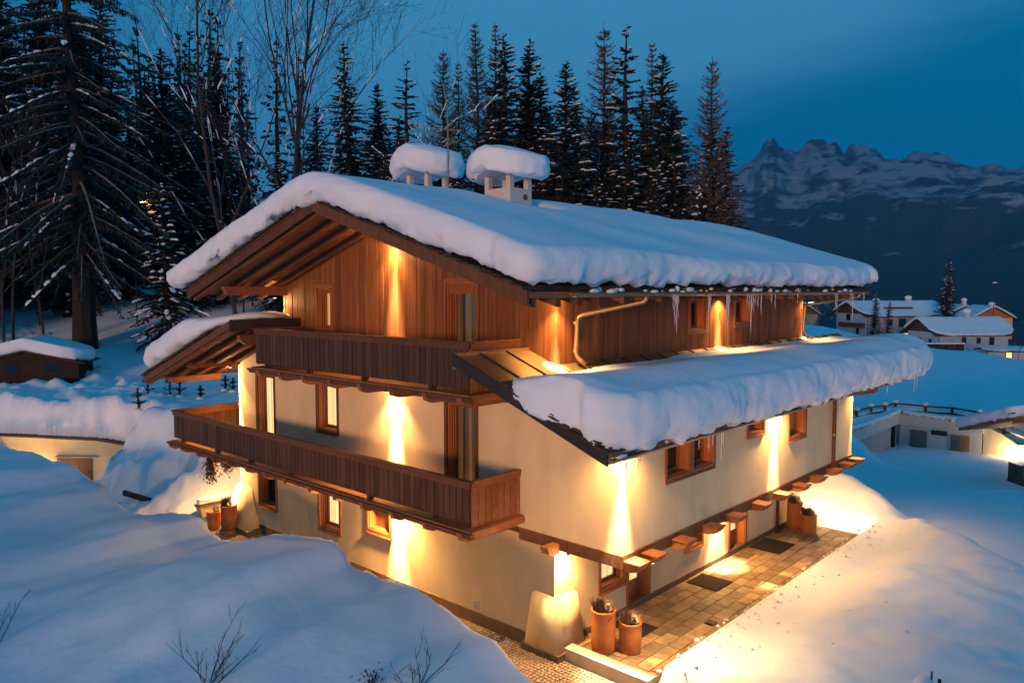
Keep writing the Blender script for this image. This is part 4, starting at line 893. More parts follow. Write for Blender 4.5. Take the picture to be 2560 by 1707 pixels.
def spruce_np(seed, h, r, whorls, per, twigs, z0=.06, droop=.30, tl=.42, tw=.075, snow=.35, hang=.5, gap=.0, pw=.85, thick=1., up0=.18, limb=1., longs=1.):
    g = np.random.default_rng(seed); tr = []; cr = []; sn = []; lb = []
    lean = g.normal(0, .012, 2); zz = np.linspace(0, h, 14); pts = np.stack([lean[0] * zz + .12 * np.sin(zz * .35 + seed), lean[1] * zz + .12 * np.cos(zz * .3 + seed), zz], 1)
    tr.append(tube_np(pts, thick * (h * .0165) * (1 - zz / h) ** .9 + .012 + .12 * h * .016 * np.exp(-zz / .7), 8))
    for i in range(whorls):
        f = (i + g.uniform(-.3, .3)) / whorls; z = h * (z0 + (1 - z0 - .01) * max(f, 0)); k = z / h
        Lr = r * (1 - k) ** pw * (1 - .35 * math.exp(-(k - z0) * 14)) + .12
        n = max(3, int(per * (.6 + .4 * (1 - k)))); a0 = g.uniform(0, 6.28)
        for j in range(n):
            if g.random() < gap: continue
            z = h * (z0 + (1 - z0 - .012) * min(1, max(0, (i + .5 + g.uniform(-.75, .75)) / whorls))); k = z / h; Lr = r * (1 - k) ** pw * (1 - .35 * math.exp(-(k - z0) * 14)) + .12
            a = a0 + j * 2 * math.pi / n + g.normal(0, .3); Lb = Lr * g.uniform(.6, 1.2); dz = droop * g.uniform(.6, 1.35) * (1.1 - k * .9); up = up0 + .5 * k ** 2
            t = np.linspace(0, 1, 7); c = np.array([np.interp(z, zz, pts[:, 0]), np.interp(z, zz, pts[:, 1]), z]); dh = np.array([math.cos(a), math.sin(a), 0])
            B = c + dh * (t * Lb)[:, None] + np.array([0, 0, 1.]) * (Lb * (up * t * .6 - dz * 1.6 * t ** 1.6 + .22 * dz * np.maximum(t - .75, 0) * 4))[:, None]
            (lb if limb > 1 else tr).append(tube_np(B, limb * np.maximum(.006 + .010 * Lb * (1 - t), .008), 4 if limb > 1 else 3))
            m_ = max(4, int(twigs * (.35 + .65 * Lb / r)))
            q = np.sort(g.uniform(.08, 1, m_)); p = np.stack([np.interp(q, t, B[:, x]) for x in range(3)], 1)
            sd = np.where(np.arange(m_) % 2, 1, -1.)[:, None]; side = np.array([-dh[1], dh[0], 0])
            v = side * sd * g.uniform(.5, 1.1, (m_, 1)) + dh * g.uniform(.3, .9, (m_, 1)) + np.array([0, 0, -1.]) * g.uniform(.1, 1.5, (m_, 1)) * hang
            v /= np.linalg.norm(v, axis=1)[:, None]; ln = (tl * (.45 + .75 * (1 - q)) * g.uniform(.6, 1.25, m_) * min(1, .12 + 1.5 * Lb / r))[:, None]
            w = np.cross(v, np.array([0, 0, 1.]) + g.normal(0, .5, (m_, 3))); w /= np.linalg.norm(w, axis=1)[:, None] + 1e-9; wd = tw * g.uniform(.7, 1.3, (m_, 1))
            e = p + v * ln; md = p + v * ln * .45
            cr.append(np.stack([p, md + w * wd, md - w * wd], 1)); cr.append(np.stack([md + w * wd, e, md - w * wd], 1))
            w2 = np.cross(v, w); cr.append(np.stack([p, md + w2 * wd * .8, e], 1))
            loaded = g.random() < snow * .55
            nk = int(g.integers(3, 7) * (1 + longs * Lb / 5)) if loaded else int(g.random() < snow * .4)
            ts = np.sort(g.uniform(.2, 1, 1)[0] * .75 + g.uniform(0, .3, nk)) if loaded and Lb < 4 else g.uniform(.2, .97, nk)
            for tt in ts:
                tt = min(tt, .98); cpt = np.array([np.interp(tt, t, B[:, x]) for x in range(3)]); d = np.gradient(B, axis=0)[min(6, int(tt * 6))]
                sn.append(lump_np(cpt + [0, 0, .03], d, longs ** .5 * g.uniform(.12, .5) * min(1.2, .4 + Lb / 2.2), g.uniform(.03, .15) * min(1.3, .5 + Lb / 3), g.uniform(.03, .14), g))
    return (np.concatenate(tr), np.concatenate(cr), (np.concatenate(sn) if sn else None)) + ((np.concatenate(lb),) if lb else ())
def larch_np(seed, h, r, whorls, per, snow=.06):
    g = np.random.default_rng(seed); tr = []; cr = []; sn = []; zz = np.linspace(0, h, 12); pts = np.stack([.1 * np.sin(zz * .4 + seed), .1 * np.cos(zz * .33 + seed), zz], 1)
    tr.append(tube_np(pts, h * .0125 * (1 - zz / h) ** .9 + .012, 6))
    for i in range(whorls):
        f = (i + g.uniform(-.4, .4)) / whorls; z = h * (.1 + .89 * max(f, 0)); k = z / h; Lr = r * (min(1, 1.35 * (1 - k)) ** .75) * (.65 + .35 * min(1, k * 4)) + .1
        for j in range(per):
            a = g.uniform(0, 6.28); Lb = Lr * g.uniform(.55, 1.1); t = np.linspace(0, 1, 6); dh = np.array([math.cos(a), math.sin(a), 0]); c = np.array([np.interp(z, zz, pts[:, 0]), np.interp(z, zz, pts[:, 1]), z])
            sag = g.uniform(.0, .28) * (1 - k); B = c + dh * (t * Lb)[:, None] + np.array([0, 0, 1.]) * (Lb * (-sag * t + (.32 + .25 * k) * t ** 2.2))[:, None] + g.normal(0, .015, (6, 3)) * Lb
            tr.append(tube_np(B, .014 + .012 * Lb * (1 - t), 3))
            m_ = int(8 + 9 * Lb); q = g.uniform(.15, 1, m_); p = np.stack([np.interp(q, t, B[:, x]) for x in range(3)], 1); sd = g.choice([-1, 1.], (m_, 1)); side = np.array([-dh[1], dh[0], 0])
            v = side * sd * g.uniform(.3, 1, (m_, 1)) + dh * .6 + np.array([0, 0, 1.]) * g.uniform(-.55, .35, (m_, 1)); ln = g.uniform(.15, .5, (m_, 1)) * min(1, .4 + Lb / 2); e = p + v * ln; w = np.cross(v, [0, 0, 1.]); w /= np.linalg.norm(w, axis=1)[:, None] + 1e-9
            cr.append(np.stack([p + w * .028, e, p - w * .028], 1)); u = np.array([0, 0, .028]); cr.append(np.stack([p + u, e, p - u], 1))
            if g.random() < snow: sn.append(lump_np(B[3] + [0, 0, .02], B[4] - B[3], g.uniform(.2, .5), .06, .08, g))
    return np.concatenate(tr), np.concatenate(cr), (np.concatenate(sn) if sn else None)
def bare_np(seed, h, spread=.42, levels=5, r0=.16, lim=(.35, .95), snow=.25, nb=9, fork=None):
    g = np.random.default_rng(seed); tr = []; cr = []; sn = []
    def grow(p, d, L_, r, lv):
        n = 7 if lv == 0 else 5; pts = [p]; q = p.copy(); dd = d.copy()
        for i in range(n):
            dd = dd + g.normal(0, .05 + .03 * lv, 3) + np.array([0, 0, .035 if lv else .02]); dd /= np.linalg.norm(dd); q = q + dd * L_ / n; pts.append(q.copy())
        pts = np.array(pts); rad = r * np.linspace(1, .28 if lv else .34, n + 1)
        (tr if lv < 3 else cr).append(tube_np(pts, np.maximum(rad, .007), 6 if lv == 0 else 4 if lv == 1 else 3))
        if snow and lv in (1, 2) and abs(d[2]) < .97:
            for i in range(1, n):
                if g.random() < snow * (1.2 if lv == 1 else .8):
                    sg = pts[i + 1] - pts[i]; ln = np.linalg.norm(sg)
                    for k in range(int(g.integers(1, 4))): sn.append(lump_np(pts[i] + sg * g.uniform(0, 1) + [0, 0, rad[i] * .7], sg, ln * g.uniform(.2, .7), rad[i] * g.uniform(.6, 1.2) + .012, g.uniform(.02, .09), g))
        if lv >= levels - 1: return
        m_ = nb if lv == 0 else int(g.integers(4, 7)) if lv < 3 else 4
        for i in range(m_):
            t = g.uniform(*(lim if lv == 0 else (.2, 1.0))); k = t * n; i0 = min(n - 1, int(k)); c = pts[i0] + (pts[i0 + 1] - pts[i0]) * (k - i0); ax = pts[i0 + 1] - pts[i0]; ax /= np.linalg.norm(ax)
            s = g.normal(0, 1, 3); s -= ax * s.dot(ax); s /= np.linalg.norm(s); an = g.uniform(.35, .85) * (1 if lv else 1.05)
            nd = ax * math.cos(an) + s * math.sin(an); nd[2] += .18; nd /= np.linalg.norm(nd)
            grow(c, nd, L_ * g.uniform(.38, .62) * (1.15 - .5 * t if lv == 0 else 1), max(.007, rad[i0] * g.uniform(.42, .62)), lv + 1)
    grow(np.zeros(3), np.array([g.normal(0, .03), g.normal(0, .03), 1.]), h, r0, 0)
    return np.concatenate(tr), np.concatenate(cr), (np.concatenate(sn) if sn else None)
TM = {}
def tree_kind(key, arrs, leafm):
    t, c, s = arrs[:3]; TM[key] = (tri_mesh('trunk', t, M['trunk' if leafm != 'bark2' else 'bark2']), tri_mesh('crown', c, M[leafm]), tri_mesh('branch_snow', s, M['snowrough']) if s is not None else None) + ((tri_mesh('limbs', arrs[3], M['limb']),) if len(arrs) > 3 else ())
def tree(name, key, x, y, label, height, base_h, rz=None, cat='tree', group=None, wide=1., dz=-.3):
    t = thing(name, label, cat, (x, y, gz1(x, y) + dz), 0, group); k = height / base_h
    t.rotation_euler = (0, 0, rnd.uniform(0, 6.28) if rz is None else rz); t.scale = (k * wide, k * wide, k)
    for n_, me in zip(('trunk', 'crown', 'branch_snow', 'limbs'), TM[key]):
        if me is not None: put(n_, me, t)
    return t
tree_kind('sp0', spruce_np(1, 22, 3.4, 64, 10, 44, snow=.5, tw=.075, hang=.9, tl=.42, pw=.78), 'needle'); tree_kind('sp1', spruce_np(2, 22, 2.9, 66, 9, 42, snow=.5, droop=.42, tw=.075, hang=.9, tl=.42, pw=.72), 'needle')
tree_kind('sp2', spruce_np(3, 22, 3.2, 54, 9, 42, snow=.36, droop=.38, gap=.1, tw=.075, hang=.9, tl=.44), 'needle'); tree_kind('sp3', spruce_np(4, 22, 2.5, 66, 8, 38, snow=.5, droop=.45, gap=.06, tw=.075, hang=1.0, tl=.42, pw=.66), 'needle')
tree_kind('spthin', spruce_np(5, 22, 2.9, 38, 7, 40, snow=.5, droop=.36, gap=.12, hang=.9, tw=.08, tl=.46, pw=.8), 'needle')
tree_kind('giant', spruce_np(6, 31, 8.6, 32, 7, 150, z0=.19, snow=.75, droop=.34, tl=.78, tw=.046, hang=1.7, gap=.0, pw=.5, thick=1.45, up0=-.42, limb=1.35, longs=1.6), 'needle')
tree_kind('small', spruce_np(7, 10, 2.3, 26, 8, 26, snow=1.0, droop=.42), 'needle')
tree_kind('la0', larch_np(11, 24, 2.7, 62, 9), 'larch'); tree_kind('la1', larch_np(12, 24, 2.2, 58, 8), 'larch'); tree_kind('la2', larch_np(13, 24, 3.2, 56, 9, .2), 'larch')
tree_kind('ba0', bare_np(21, 24, r0=.17, levels=5, nb=15, lim=(.2, .97), snow=.6), 'bark2'); tree_kind('ba1', bare_np(23, 24, r0=.20, levels=5, nb=16, lim=(.18, .95), snow=.65), 'bark2')
tree_kind('sap', bare_np(31, 9, r0=.07, levels=4, nb=7, lim=(.3, .95), snow=.12), 'bark2'); tree_kind('sap2', bare_np(33, 10, r0=.08, levels=4, nb=8, lim=(.2, .95), snow=.1), 'bark2')
tree_kind('snag', bare_np(37, 9, r0=.13, levels=4, nb=9, lim=(.2, .95), snow=.9), 'bark2')
FG = 'conifers on the slope behind the chalet'
def T(name, key, x, y, top, label, bh=22, wide=1., rz=None, group=FG):
    if bh == 22 and wide == 1.: wide = 1.42
    b = gz1(x, y) - .3; return tree(name, key, x, y, label, top - b, bh, rz, group=group, wide=wide)
tree('giant_spruce', 'giant', 2.6, 38.9, 'giant drooping spruce with a thick bare lower trunk at the left', 27.5, 31, 1.0, wide=1.0)
T('spruce', 'sp1', 12.6, 42.9, 24.7, 'pointed dark spruce left of the two bare trees')
T('spruce', 'sp0', 10.4, 42.3, 19.6, 'broad dark spruce just right of the giant spruce'); T('spruce', 'small', 6.0, 36.2, 14.2, 'low spruce with snow on its skirts beside the giant spruce trunk', 10, 1.15)
T('bare_tree', 'ba0', 9.6, 34.3, 26.5, 'bare deciduous tree nearer the giant spruce', 24, 1.0, .4, 'bare deciduous trees behind the gable'); T('bare_tree', 'ba1', 10.4, 30.5, 25.6, 'bare deciduous tree directly above the left roof slope with pink snow on its limbs', 24, 1.05, 2.2, 'bare deciduous trees behind the gable')
T('spruce', 'sp2', 20.5, 37.3, 26.0, 'dense dark spruce behind the twigs of the bare trees'); T('spruce', 'sp1', 23.9, 39.5, 24.0, 'shorter spruce just right of the one behind the bare trees'); T('spruce', 'spthin', 19.3, 29.7, 22.7, 'lone open spruce rising above the farther chimney')
T('larch', 'la2', 26.1, 34.2, 26.0, 'leafless larch behind the antenna mast', 24); T('larch', 'la1', 29.6, 36.3, 26.2, 'slim leafless larch right of the antenna mast', 24); T('larch', 'la0', 29.2, 33.8, 28.6, 'tallest leafless larch of the pair between the chimneys', 24); T('larch', 'la1', 34.4, 36.9, 30.6, 'leafless larch whose top stands beside the tallest one between the chimneys', 24)
T('spruce', 'sp3', 29.0, 31.0, 26.9, 'narrow dark spruce in front of the larch pair above the nearer chimney'); T('spruce', 'sp3', 31.9, 30.8, 27.5, 'narrow tall spruce next right of the larch pair'); T('spruce', 'sp1', 35.7, 32.6, 26.0, 'spruce half hidden behind the narrow tall one')
T('spruce', 'sp0', 27.3, 24.0, 23.3, 'full dark spruce right of the nearer chimney cap'); T('spruce', 'sp1', 39.1, 31.8, 25.4, 'small topped spruce far back in the gap of the tree row')
T('larch', 'la2', 34.2, 25.4, 27.8, 'wide leafless larch left of the tallest black spruce', 24); T('spruce', 'spthin', 33.8, 22.9, 26.9, 'tallest black spruce with ragged snow loaded top'); T('larch', 'la1', 41.7, 26.1, 28.5, 'thin leafless larch behind the ragged spruce', 24); T('spruce', 'sp0', 35.7, 20.7, 25.1, 'dense black spruce second from the right end of the tree row')
T('larch', 'la2', 36.0, 17.5, 24.2, 'snow tipped larch at the right end of the tree row', 24, .95); T('spruce', 'sp2', 43.2, 27.4, 25.2, 'spruce filling the gap behind the dense black one'); T('spruce', 'small', 33.7, 17.1, 14.9, 'small snowy spruce at the foot of the end larch', 10, .75)
T('spruce', 'sp1', 35.0, 27.4, 21.7, 'short spruce below the wide larch'); T('spruce', 'sp0', 37.3, 36.8, 24.7, 'spruce behind the nearer chimney cap in the second row'); T('spruce', 'sp2', 25.9, 40.3, 22.1, 'low spruce behind the farther chimney cap'); T('spruce', 'sp1', 22.9, 46.4, 23.3, 'distant spruce between the bare trees and the chimneys')
T('spruce', 'sp2', 31.0, 21.5, 19.0, 'snow flecked spruce low in the row above the ridge'); T('spruce', 'sp3', 38.6, 22.6, 22.5, 'slender spruce tucked between the two blackest ones'); T('spruce', 'sp0', 30.2, 27.2, 19.5, 'bushy lower spruce behind the nearer chimney'); T('spruce', 'sp0', 22.6, 31.2, 17.5, 'bushy lower spruce left of the farther chimney'); T('spruce', 'sp2', 16.6, 33.4, 18.5, 'snow flecked spruce above the left part of the roof ridge')
T('spruce', 'sp1', 14.6, 38.0, 17.5, 'dark spruce low between the trunks of the bare trees'); T('spruce', 'sp3', 39.0, 19.3, 21.0, 'slim spruce beside the end larch'); T('spruce', 'sp0', 33.0, 31.5, 22.5, 'dark filler spruce in the middle of the row')
T('snag', 'snag', 17.6, 26.5, 14.6, 'pale leaning snow plastered snag left of the farther chimney', 9, 1, .3, None); T('snag', 'snag', 15.8, 27.4, 13.6, 'second snow plastered snag above the roof ridge', 9, 1, 2.6, None)
for x, y, top, key, lb in ((21.0, 27.6, 15.5, 'sp0', 'low bushy spruce peeping over the ridge left of the antenna'), (25.2, 26.6, 16.5, 'sp2', 'low bushy spruce peeping between the chimneys'), (28.6, 22.0, 16.0, 'sp0', 'low bushy spruce right of the nearer chimney'), (31.5, 18.8, 16.5, 'sp1', 'low bushy spruce above the middle of the roof slope'), (33.2, 20.6, 18.0, 'sp0', 'low bushy spruce under the ragged one'), (34.6, 18.6, 17.0, 'sp2', 'low bushy spruce left of the end larch'), (29.6, 24.4, 18.5, 'sp0', 'bushy spruce behind the low one right of the nearer chimney'), (18.2, 31.5, 17.0, 'sp0', 'bushy spruce behind the snow plastered snags'), (37.6, 17.2, 15.5, 'sp0', 'bushy spruce at the foot of the row near its right end')):
    T('spruce', key, x, y, top, lb, 22, 1.45)
for x, y, top, key, lb in ((24.5, 36.5, 20.5, 'sp2', 'snow dusted spruce filling the row behind the farther chimney'), (27.6, 36.0, 21.5, 'sp0', 'snow dusted spruce behind the larch beside the mast'), (33.0, 36.0, 24.0, 'sp1', 'snow dusted spruce deep behind the nearer chimney'), (38.0, 33.0, 23.0, 'sp2', 'snow dusted spruce deep in the tree row gap'), (40.5, 29.0, 23.5, 'sp0', 'snow dusted spruce deep behind the wide larch'), (42.0, 24.0, 23.0, 'sp1', 'snow dusted spruce deep behind the ragged spruce'), (41.0, 20.0, 20.5, 'sp2', 'snow dusted spruce deep behind the dense black spruce'), (19.5, 34.0, 20.5, 'sp0', 'snow dusted spruce left of the lone open spruce'), (22.0, 34.5, 19.5, 'sp2', 'snow dusted spruce right of the lone open spruce'), (38.0, 17.8, 18.5, 'la2', 'short leafless larch at the right end of the row')):
    T('larch' if key == 'la2' else 'spruce', key, x, y, top, lb, 24 if key == 'la2' else 22, 1.5)
# dark wood on the left hill
LG = 'spruces on the dark hill at the left'
for i, (x, y, top, key, lb) in enumerate([(-3.5, 50, 29, 'sp0', 'tall spruce left of the giant spruce trunk'), (-8.5, 47, 31, 'sp2', 'tall spruce at the very left edge'), (1.5, 55, 32, 'sp1', 'spruce straight behind the giant spruce'), (6.5, 53, 29, 'sp0', 'spruce behind the right boughs of the giant spruce'), (-12, 55, 33, 'sp1', 'farther spruce beyond the left edge one'), (-6, 60, 34, 'sp2', 'hill spruce high behind the left boughs of the giant spruce'), (10, 58, 30, 'sp2', 'hill spruce behind the broad dark spruce'), (-1, 66, 36, 'sp0', 'highest hill spruce behind the giant'), (15, 56, 28, 'sp0', 'hill spruce between the pointed spruce and the bare trees'), (4.2, 47, 22, 'sp3', 'slim hill spruce right behind the giant trunk'), (-5.6, 44.5, 24, 'sp3', 'slim spruce among the saplings at the left'), (-10.5, 51, 30, 'sp0', 'spruce crowding the left edge behind the tall one'), (-2.2, 57, 30, 'sp2', 'spruce filling the gap left of the giant trunk high up'), (3.6, 60, 33, 'sp0', 'hill spruce towering right behind the giant crown'), (8.0, 63, 34, 'sp1', 'hill spruce behind the pointed spruce'), (12.4, 64, 34, 'sp0', 'hill spruce far behind the pointed spruce'), (-7.0, 54, 27, 'sp1', 'hill spruce low between the boughs at the left'), (5.0, 51.5, 23, 'sp0', 'hill spruce low right of the giant trunk'), (8.6, 49.5, 21, 'sp2', 'hill spruce low behind the broad dark spruce')]):
    T('spruce', key, x, y, top, lb, 22, 1.5, None, LG)
SG = 'thin bare saplings at the left'
for i, (x, y, h, key, lb) in enumerate([(-5.6, 40.6, 8.5, 'sap', 'thin leaning sapling at the left edge'), (-4.2, 42.8, 10, 'sap2', 'second sapling from the left edge'), (-3.0, 41.3, 11, 'sap2', 'tall sapling behind the shed roof'), (-2.4, 43.2, 9, 'sap', 'slim sapling a step behind the shed'), (-1.2, 40.2, 10.5, 'sap2', 'twin sapling rising right behind the shed'), (-.7, 40.5, 11.5, 'sap', 'sapling touching the twin one behind the shed'), (.9, 40.6, 10.5, 'sap2', 'sapling close left of the giant trunk'), (2.2, 46, 9, 'sap', 'sapling in the clearing behind the giant trunk'), (6.6, 42, 7.5, 'sap', 'sapling in the clearing right of the giant trunk'), (-7.4, 44, 9, 'sap2', 'sapling behind the leaning one at the left edge'), (11.6, 37.5, 8, 'sap', 'sapling under the eaves of the gable'), (13.8, 40.5, 9, 'sap2', 'farther sapling under the eaves of the gable')]):
    tree('sapling', key, x, y, lb, h, 9 if key == 'sap' else 10, group=SG)
# mass of forest far up the hill
def forest():
    g = np.random.default_rng(5); P = []; Tt, Cc = spruce_np(9, 22, 3.2, 20, 5, 9, snow=0, tl=.9, tw=.20)[:2]; A = np.concatenate([Tt, Cc])
    for i in range(95):
        S_ = g.uniform(-64, -27); D_ = g.uniform(66, 100); x = CAM.x + D_ * FW[0] + S_ * RT[0]; y = CAM.y + D_ * FW[1] + S_ * RT[1]
        k = g.uniform(.7, 1.15); a = g.uniform(0, 6.28); c_, s_ = math.cos(a), math.sin(a); R_ = np.array([[c_, -s_, 0], [s_, c_, 0], [0, 0, 1]]); P.append((A @ R_.T) * k + np.array([x, y, gz1(x, y) - .4]))
    tag(put('forest', tri_mesh('forest', np.concatenate(P), M['needle'])), 'dark mass of spruce forest high on the left hill', kind='stuff')
forest()
# young firs set out in the snow
def young_fir(x, y, h, label, seed):
    z = gz1(x, y); t = thing('young_fir', label, 'young fir', (x, y, z), 0, 'young firs set in the snow'); g = random.Random(seed)
    MB().tube([(0, 0, -.2), (g.uniform(-.04, .04), 0, h)], [.035, .012], 6).build('trunk', M['trunk'], t)
    cr = []
    for zz in (h * .30, h * .66):
        n = 5; a0 = g.uniform(0, 6)
        for j in range(n):
            a = a0 + j * 2 * math.pi / n; Lb = h * .34 * (1.15 - zz / h * .55); c_ = np.array([0, 0, zz]); e = np.array([Lb * math.cos(a), Lb * math.sin(a), zz + Lb * .25])
            for k in range(26):
                q = k / 26; p = c_ + (e - c_) * q; v = np.array([g.gauss(0, 1), g.gauss(0, 1), g.gauss(0, .6)]); v /= np.linalg.norm(v); v = v * .10 + (e - c_) * .14; w = np.cross(v, [0, 0, 1.]); w = w / (np.linalg.norm(w) + 1e-9) * .026
                cr.append(np.stack([p + w, p + v, p - w]))
    for k in range(130):
        zz = g.uniform(h * .05, h * 1.0); a = g.uniform(0, 6.28); v = np.array([math.cos(a) * .10, math.sin(a) * .10, .08]); p = np.array([0, 0, zz]); w = np.cross(v, [0, 0, 1.]); w = w / np.linalg.norm(w) * .026; cr.append(np.stack([p + w, p + v, p - w]))
    put('crown', tri_mesh('crown', np.array(cr), M['needle']), t)
    MB().ball((0, 0, .0), .16, 10, 6, (1.3, 1.3, .55)).build('snow', M['snow'], t, True)
for i, (x, y, h, lb) in enumerate([(1.32, 27.35, 1.1, 'tallest young fir in the snow under the left roof tip'), (.26, 25.77, .95, 'young fir nearest the balcony corner in the snow'), (2.01, 26.58, .98, 'left one of the two young firs standing side by side'), (2.29, 26.2, .98, 'right one of the two young firs standing side by side'), (2.82, 25.23, .58, 'smallest young fir alone above the balcony rail'), (4.43, 26.04, .68, 'young fir close to the lit house corner'), (4.55, 25.5, .62, 'young fir half hidden by the lit house corner')]):
    young_fir(x, y, h, lb, 100 + i)

# ================================================================== OTHER BUILDINGS
class Loc:
    """a small frame for building things: origin o, u along the front, v into the depth"""
    def __init__(s, o, u): s.o = Vector(o); s.u = Vector((*u, 0)).normalized(); s.v = Vector((-s.u.y, s.u.x, 0))
    def __call__(s, a, b, z): return s.o + s.u * a + s.v * b + Vector((0, 0, z))
def lbox(mb, F_, a0, a1, b0, b1, z0, z1): return mb.hexa([F_(a, b, z) for z in (z0, z1) for b in (b0, b1) for a in (a0, a1)])
# cream retaining wall at the left with its dark coping and door
rw = thing('retaining_wall', 'cream wall with a dark coping and timber door under the lit snow bank at the left', 'retaining wall', (-1.9, 27.6, -.3))
def relf(par):
    def f(o): o.location -= par.location; return o
    return f
R0 = relf(rw)
wp = [(-7.5, 33.68, 1.72), (-4.23, 30.13, 1.67), (-1.13, 26.77, 1.44), (-.22, 25.02, 1.28)]
b = MB(); cpg = MB()
for (x0, y0, z0), (x1, y1, z1) in zip(wp[:-1], wp[1:]):
    d = Vector((x1 - x0, y1 - y0, 0)).normalized(); n = Vector((-d.y, d.x, 0)) * -1
    if n.dot(Vector((-1, -1, 0))) < 0: n = -n
    e = d * .0
    for mb, n0, n1, zb, dz in ((b, .0, -.60, -1.6, 0), (cpg, .06, -.62, None, .07)):
        P_ = []
        for zz in (0, 1):
            for nn in (n0, n1):
                for (x, y, z) in ((x0, y0, z0), (x1, y1, z1)):
                    P_.append((x + n.x * nn, y + n.y * nn, (zb if zb is not None else z + .002) if zz == 0 else z + dz))
        mb.hexa(P_)
R0(b.build('wall', M['stucco'], rw)); R0(cpg.build('coping', M['beam'], rw))
d = Vector((wp[2][0] - wp[1][0], wp[2][1] - wp[1][1])).normalized(); Fd = Loc((-1.98, 27.695, -.5), d); nv = 1 if Fd.v.dot(Vector((-1, -1, 0))) > 0 else -1
b = MB(); lbox(b, Fd, -.5, 1.0, nv * .0, nv * .05, 0, 1.22); R0(b.build('door', M['windark'], rw))
b = MB(); lbox(b, Fd, -.55, 1.28, nv * .0, nv * .16, 1.223, 1.28); R0(b.build('door_lintel', M['greywall'], rw))
b = MB(); lbox(b, Fd, .82, .95, nv * .051, nv * .09, .55, .6); R0(b.build('handle', M['iron'], rw))
b = MB(); lbox(b, Fd, -1.15, -.95, nv * .0, nv * .12, .75, 1.0); R0(b.build('wall_lamp', M['lamp'], rw))
l = bpy.data.lights.new('wall_lamp_light', 'POINT'); l.energy = 330; l.color = (1, .56, .22); l.shadow_soft_size = .15; lob = bpy.data.objects.new('wall_lamp_light', l); C.objects.link(lob); lob.parent = rw; lob.location = Fd(-1.1, nv * 1.6, .9) - rw.location
# garden shed
Fs = Loc((.18, 33.0, gz1(-1, 34) - .35), (-.83, .56)); sh = thing('garden_shed', 'small dark log shed under a thick snow cap at the left', 'shed', Fs.o)
R1 = relf(sh); A_, B_, W_ = 4.6, 2.3, 1.2; ap = 1.72; sg = 1 if Fs.v.dot(Vector((FW[0], FW[1], 0))) > 0 else -1
b = MB(); lbox(b, Fs, 0, A_, 0, sg * B_, 0, W_); R1(b.build('wall', M['log'], sh))
for i in range(9): b = MB(); lbox(b, Fs, -.06, A_ + .06, -sg * .05, 0, i * .15 + .004, i * .15 + .142); R1(b.build('log', M['log'], sh))
for i in range(9): b = MB(); lbox(b, Fs, -.05, 0, .01 * sg, sg * (B_ + .05), i * .15 + .004, i * .15 + .142); R1(b.build('log', M['log'], sh))
gb = MB(); gb.prism([(-.02, W_ + .002), (A_ + .02, W_ + .002), (A_ / 2, ap - .02)], lambda a, z, h: Fs(a, h, z), -sg * .04, sg * B_); R1(gb.build('gable', M['log'], sh))
for a0, a1 in ((.72, 1.55), (2.6, 3.35)):
    b = MB(); lbox(b, Fs, a0, a1, -sg * .075, -sg * .052, .55, 1.2); w_ = R1(b.build('window', M['log'], sh)); b = MB(); lbox(b, Fs, a0 + .07, a1 - .07, -sg * .082, -sg * .076, .62, 1.13); b.build('pane', M['glass'], w_)
b = MB(); lbox(b, Fs, 3.62, 3.95, -sg * .08, -sg * .052, .0, 1.25); R1(b.build('door', M['orangewood'], sh)); b = MB(); lbox(b, Fs, 4.2, 4.55, -sg * .075, -sg * .052, .25, 1.3); R1(b.build('shutter', M['greywall'], sh))
for s in (0, 1):
    b = MB(); e0, e1 = (-.35, A_ / 2) if s == 0 else (A_ / 2, A_ + .35); z0, z1 = (W_ - .14, ap) if s == 0 else (ap, W_ - .14)
    b.hexa([Fs(e0, -sg * .3, z0), Fs(e1, -sg * .3, z1), Fs(e0, sg * (B_ + .3), z0), Fs(e1, sg * (B_ + .3), z1), Fs(e0, -sg * .3, z0 + .06), Fs(e1, -sg * .3, z1 + .06), Fs(e0, sg * (B_ + .3), z0 + .06), Fs(e1, sg * (B_ + .3), z1 + .06)]); R1(b.build('roof', M['shingle'], sh))
def fsz(x, y):
    a = (x - Fs.o.x) * Fs.u.x + (y - Fs.o.y) * Fs.u.y; return Fs.o.z + ap + .07 - (ap - W_ + .14) / (A_ / 2 + .35) * np.abs(a - A_ / 2)
blanket('snow_blanket', [tuple(Fs(a, sg * c, 0)[:2]) for a, c in ((-.3, -.26), (A_ / 2, -.3), (A_ + .3, -.26), (A_ + .3, B_ + .2), (-.3, B_ + .2))], fsz, lambda x, y: .62 + 0 * x, .16, 'thick snow blanket on the roof of the garden shed', seed=81, step=.12, M_=10, lump=.03, rag=.04)
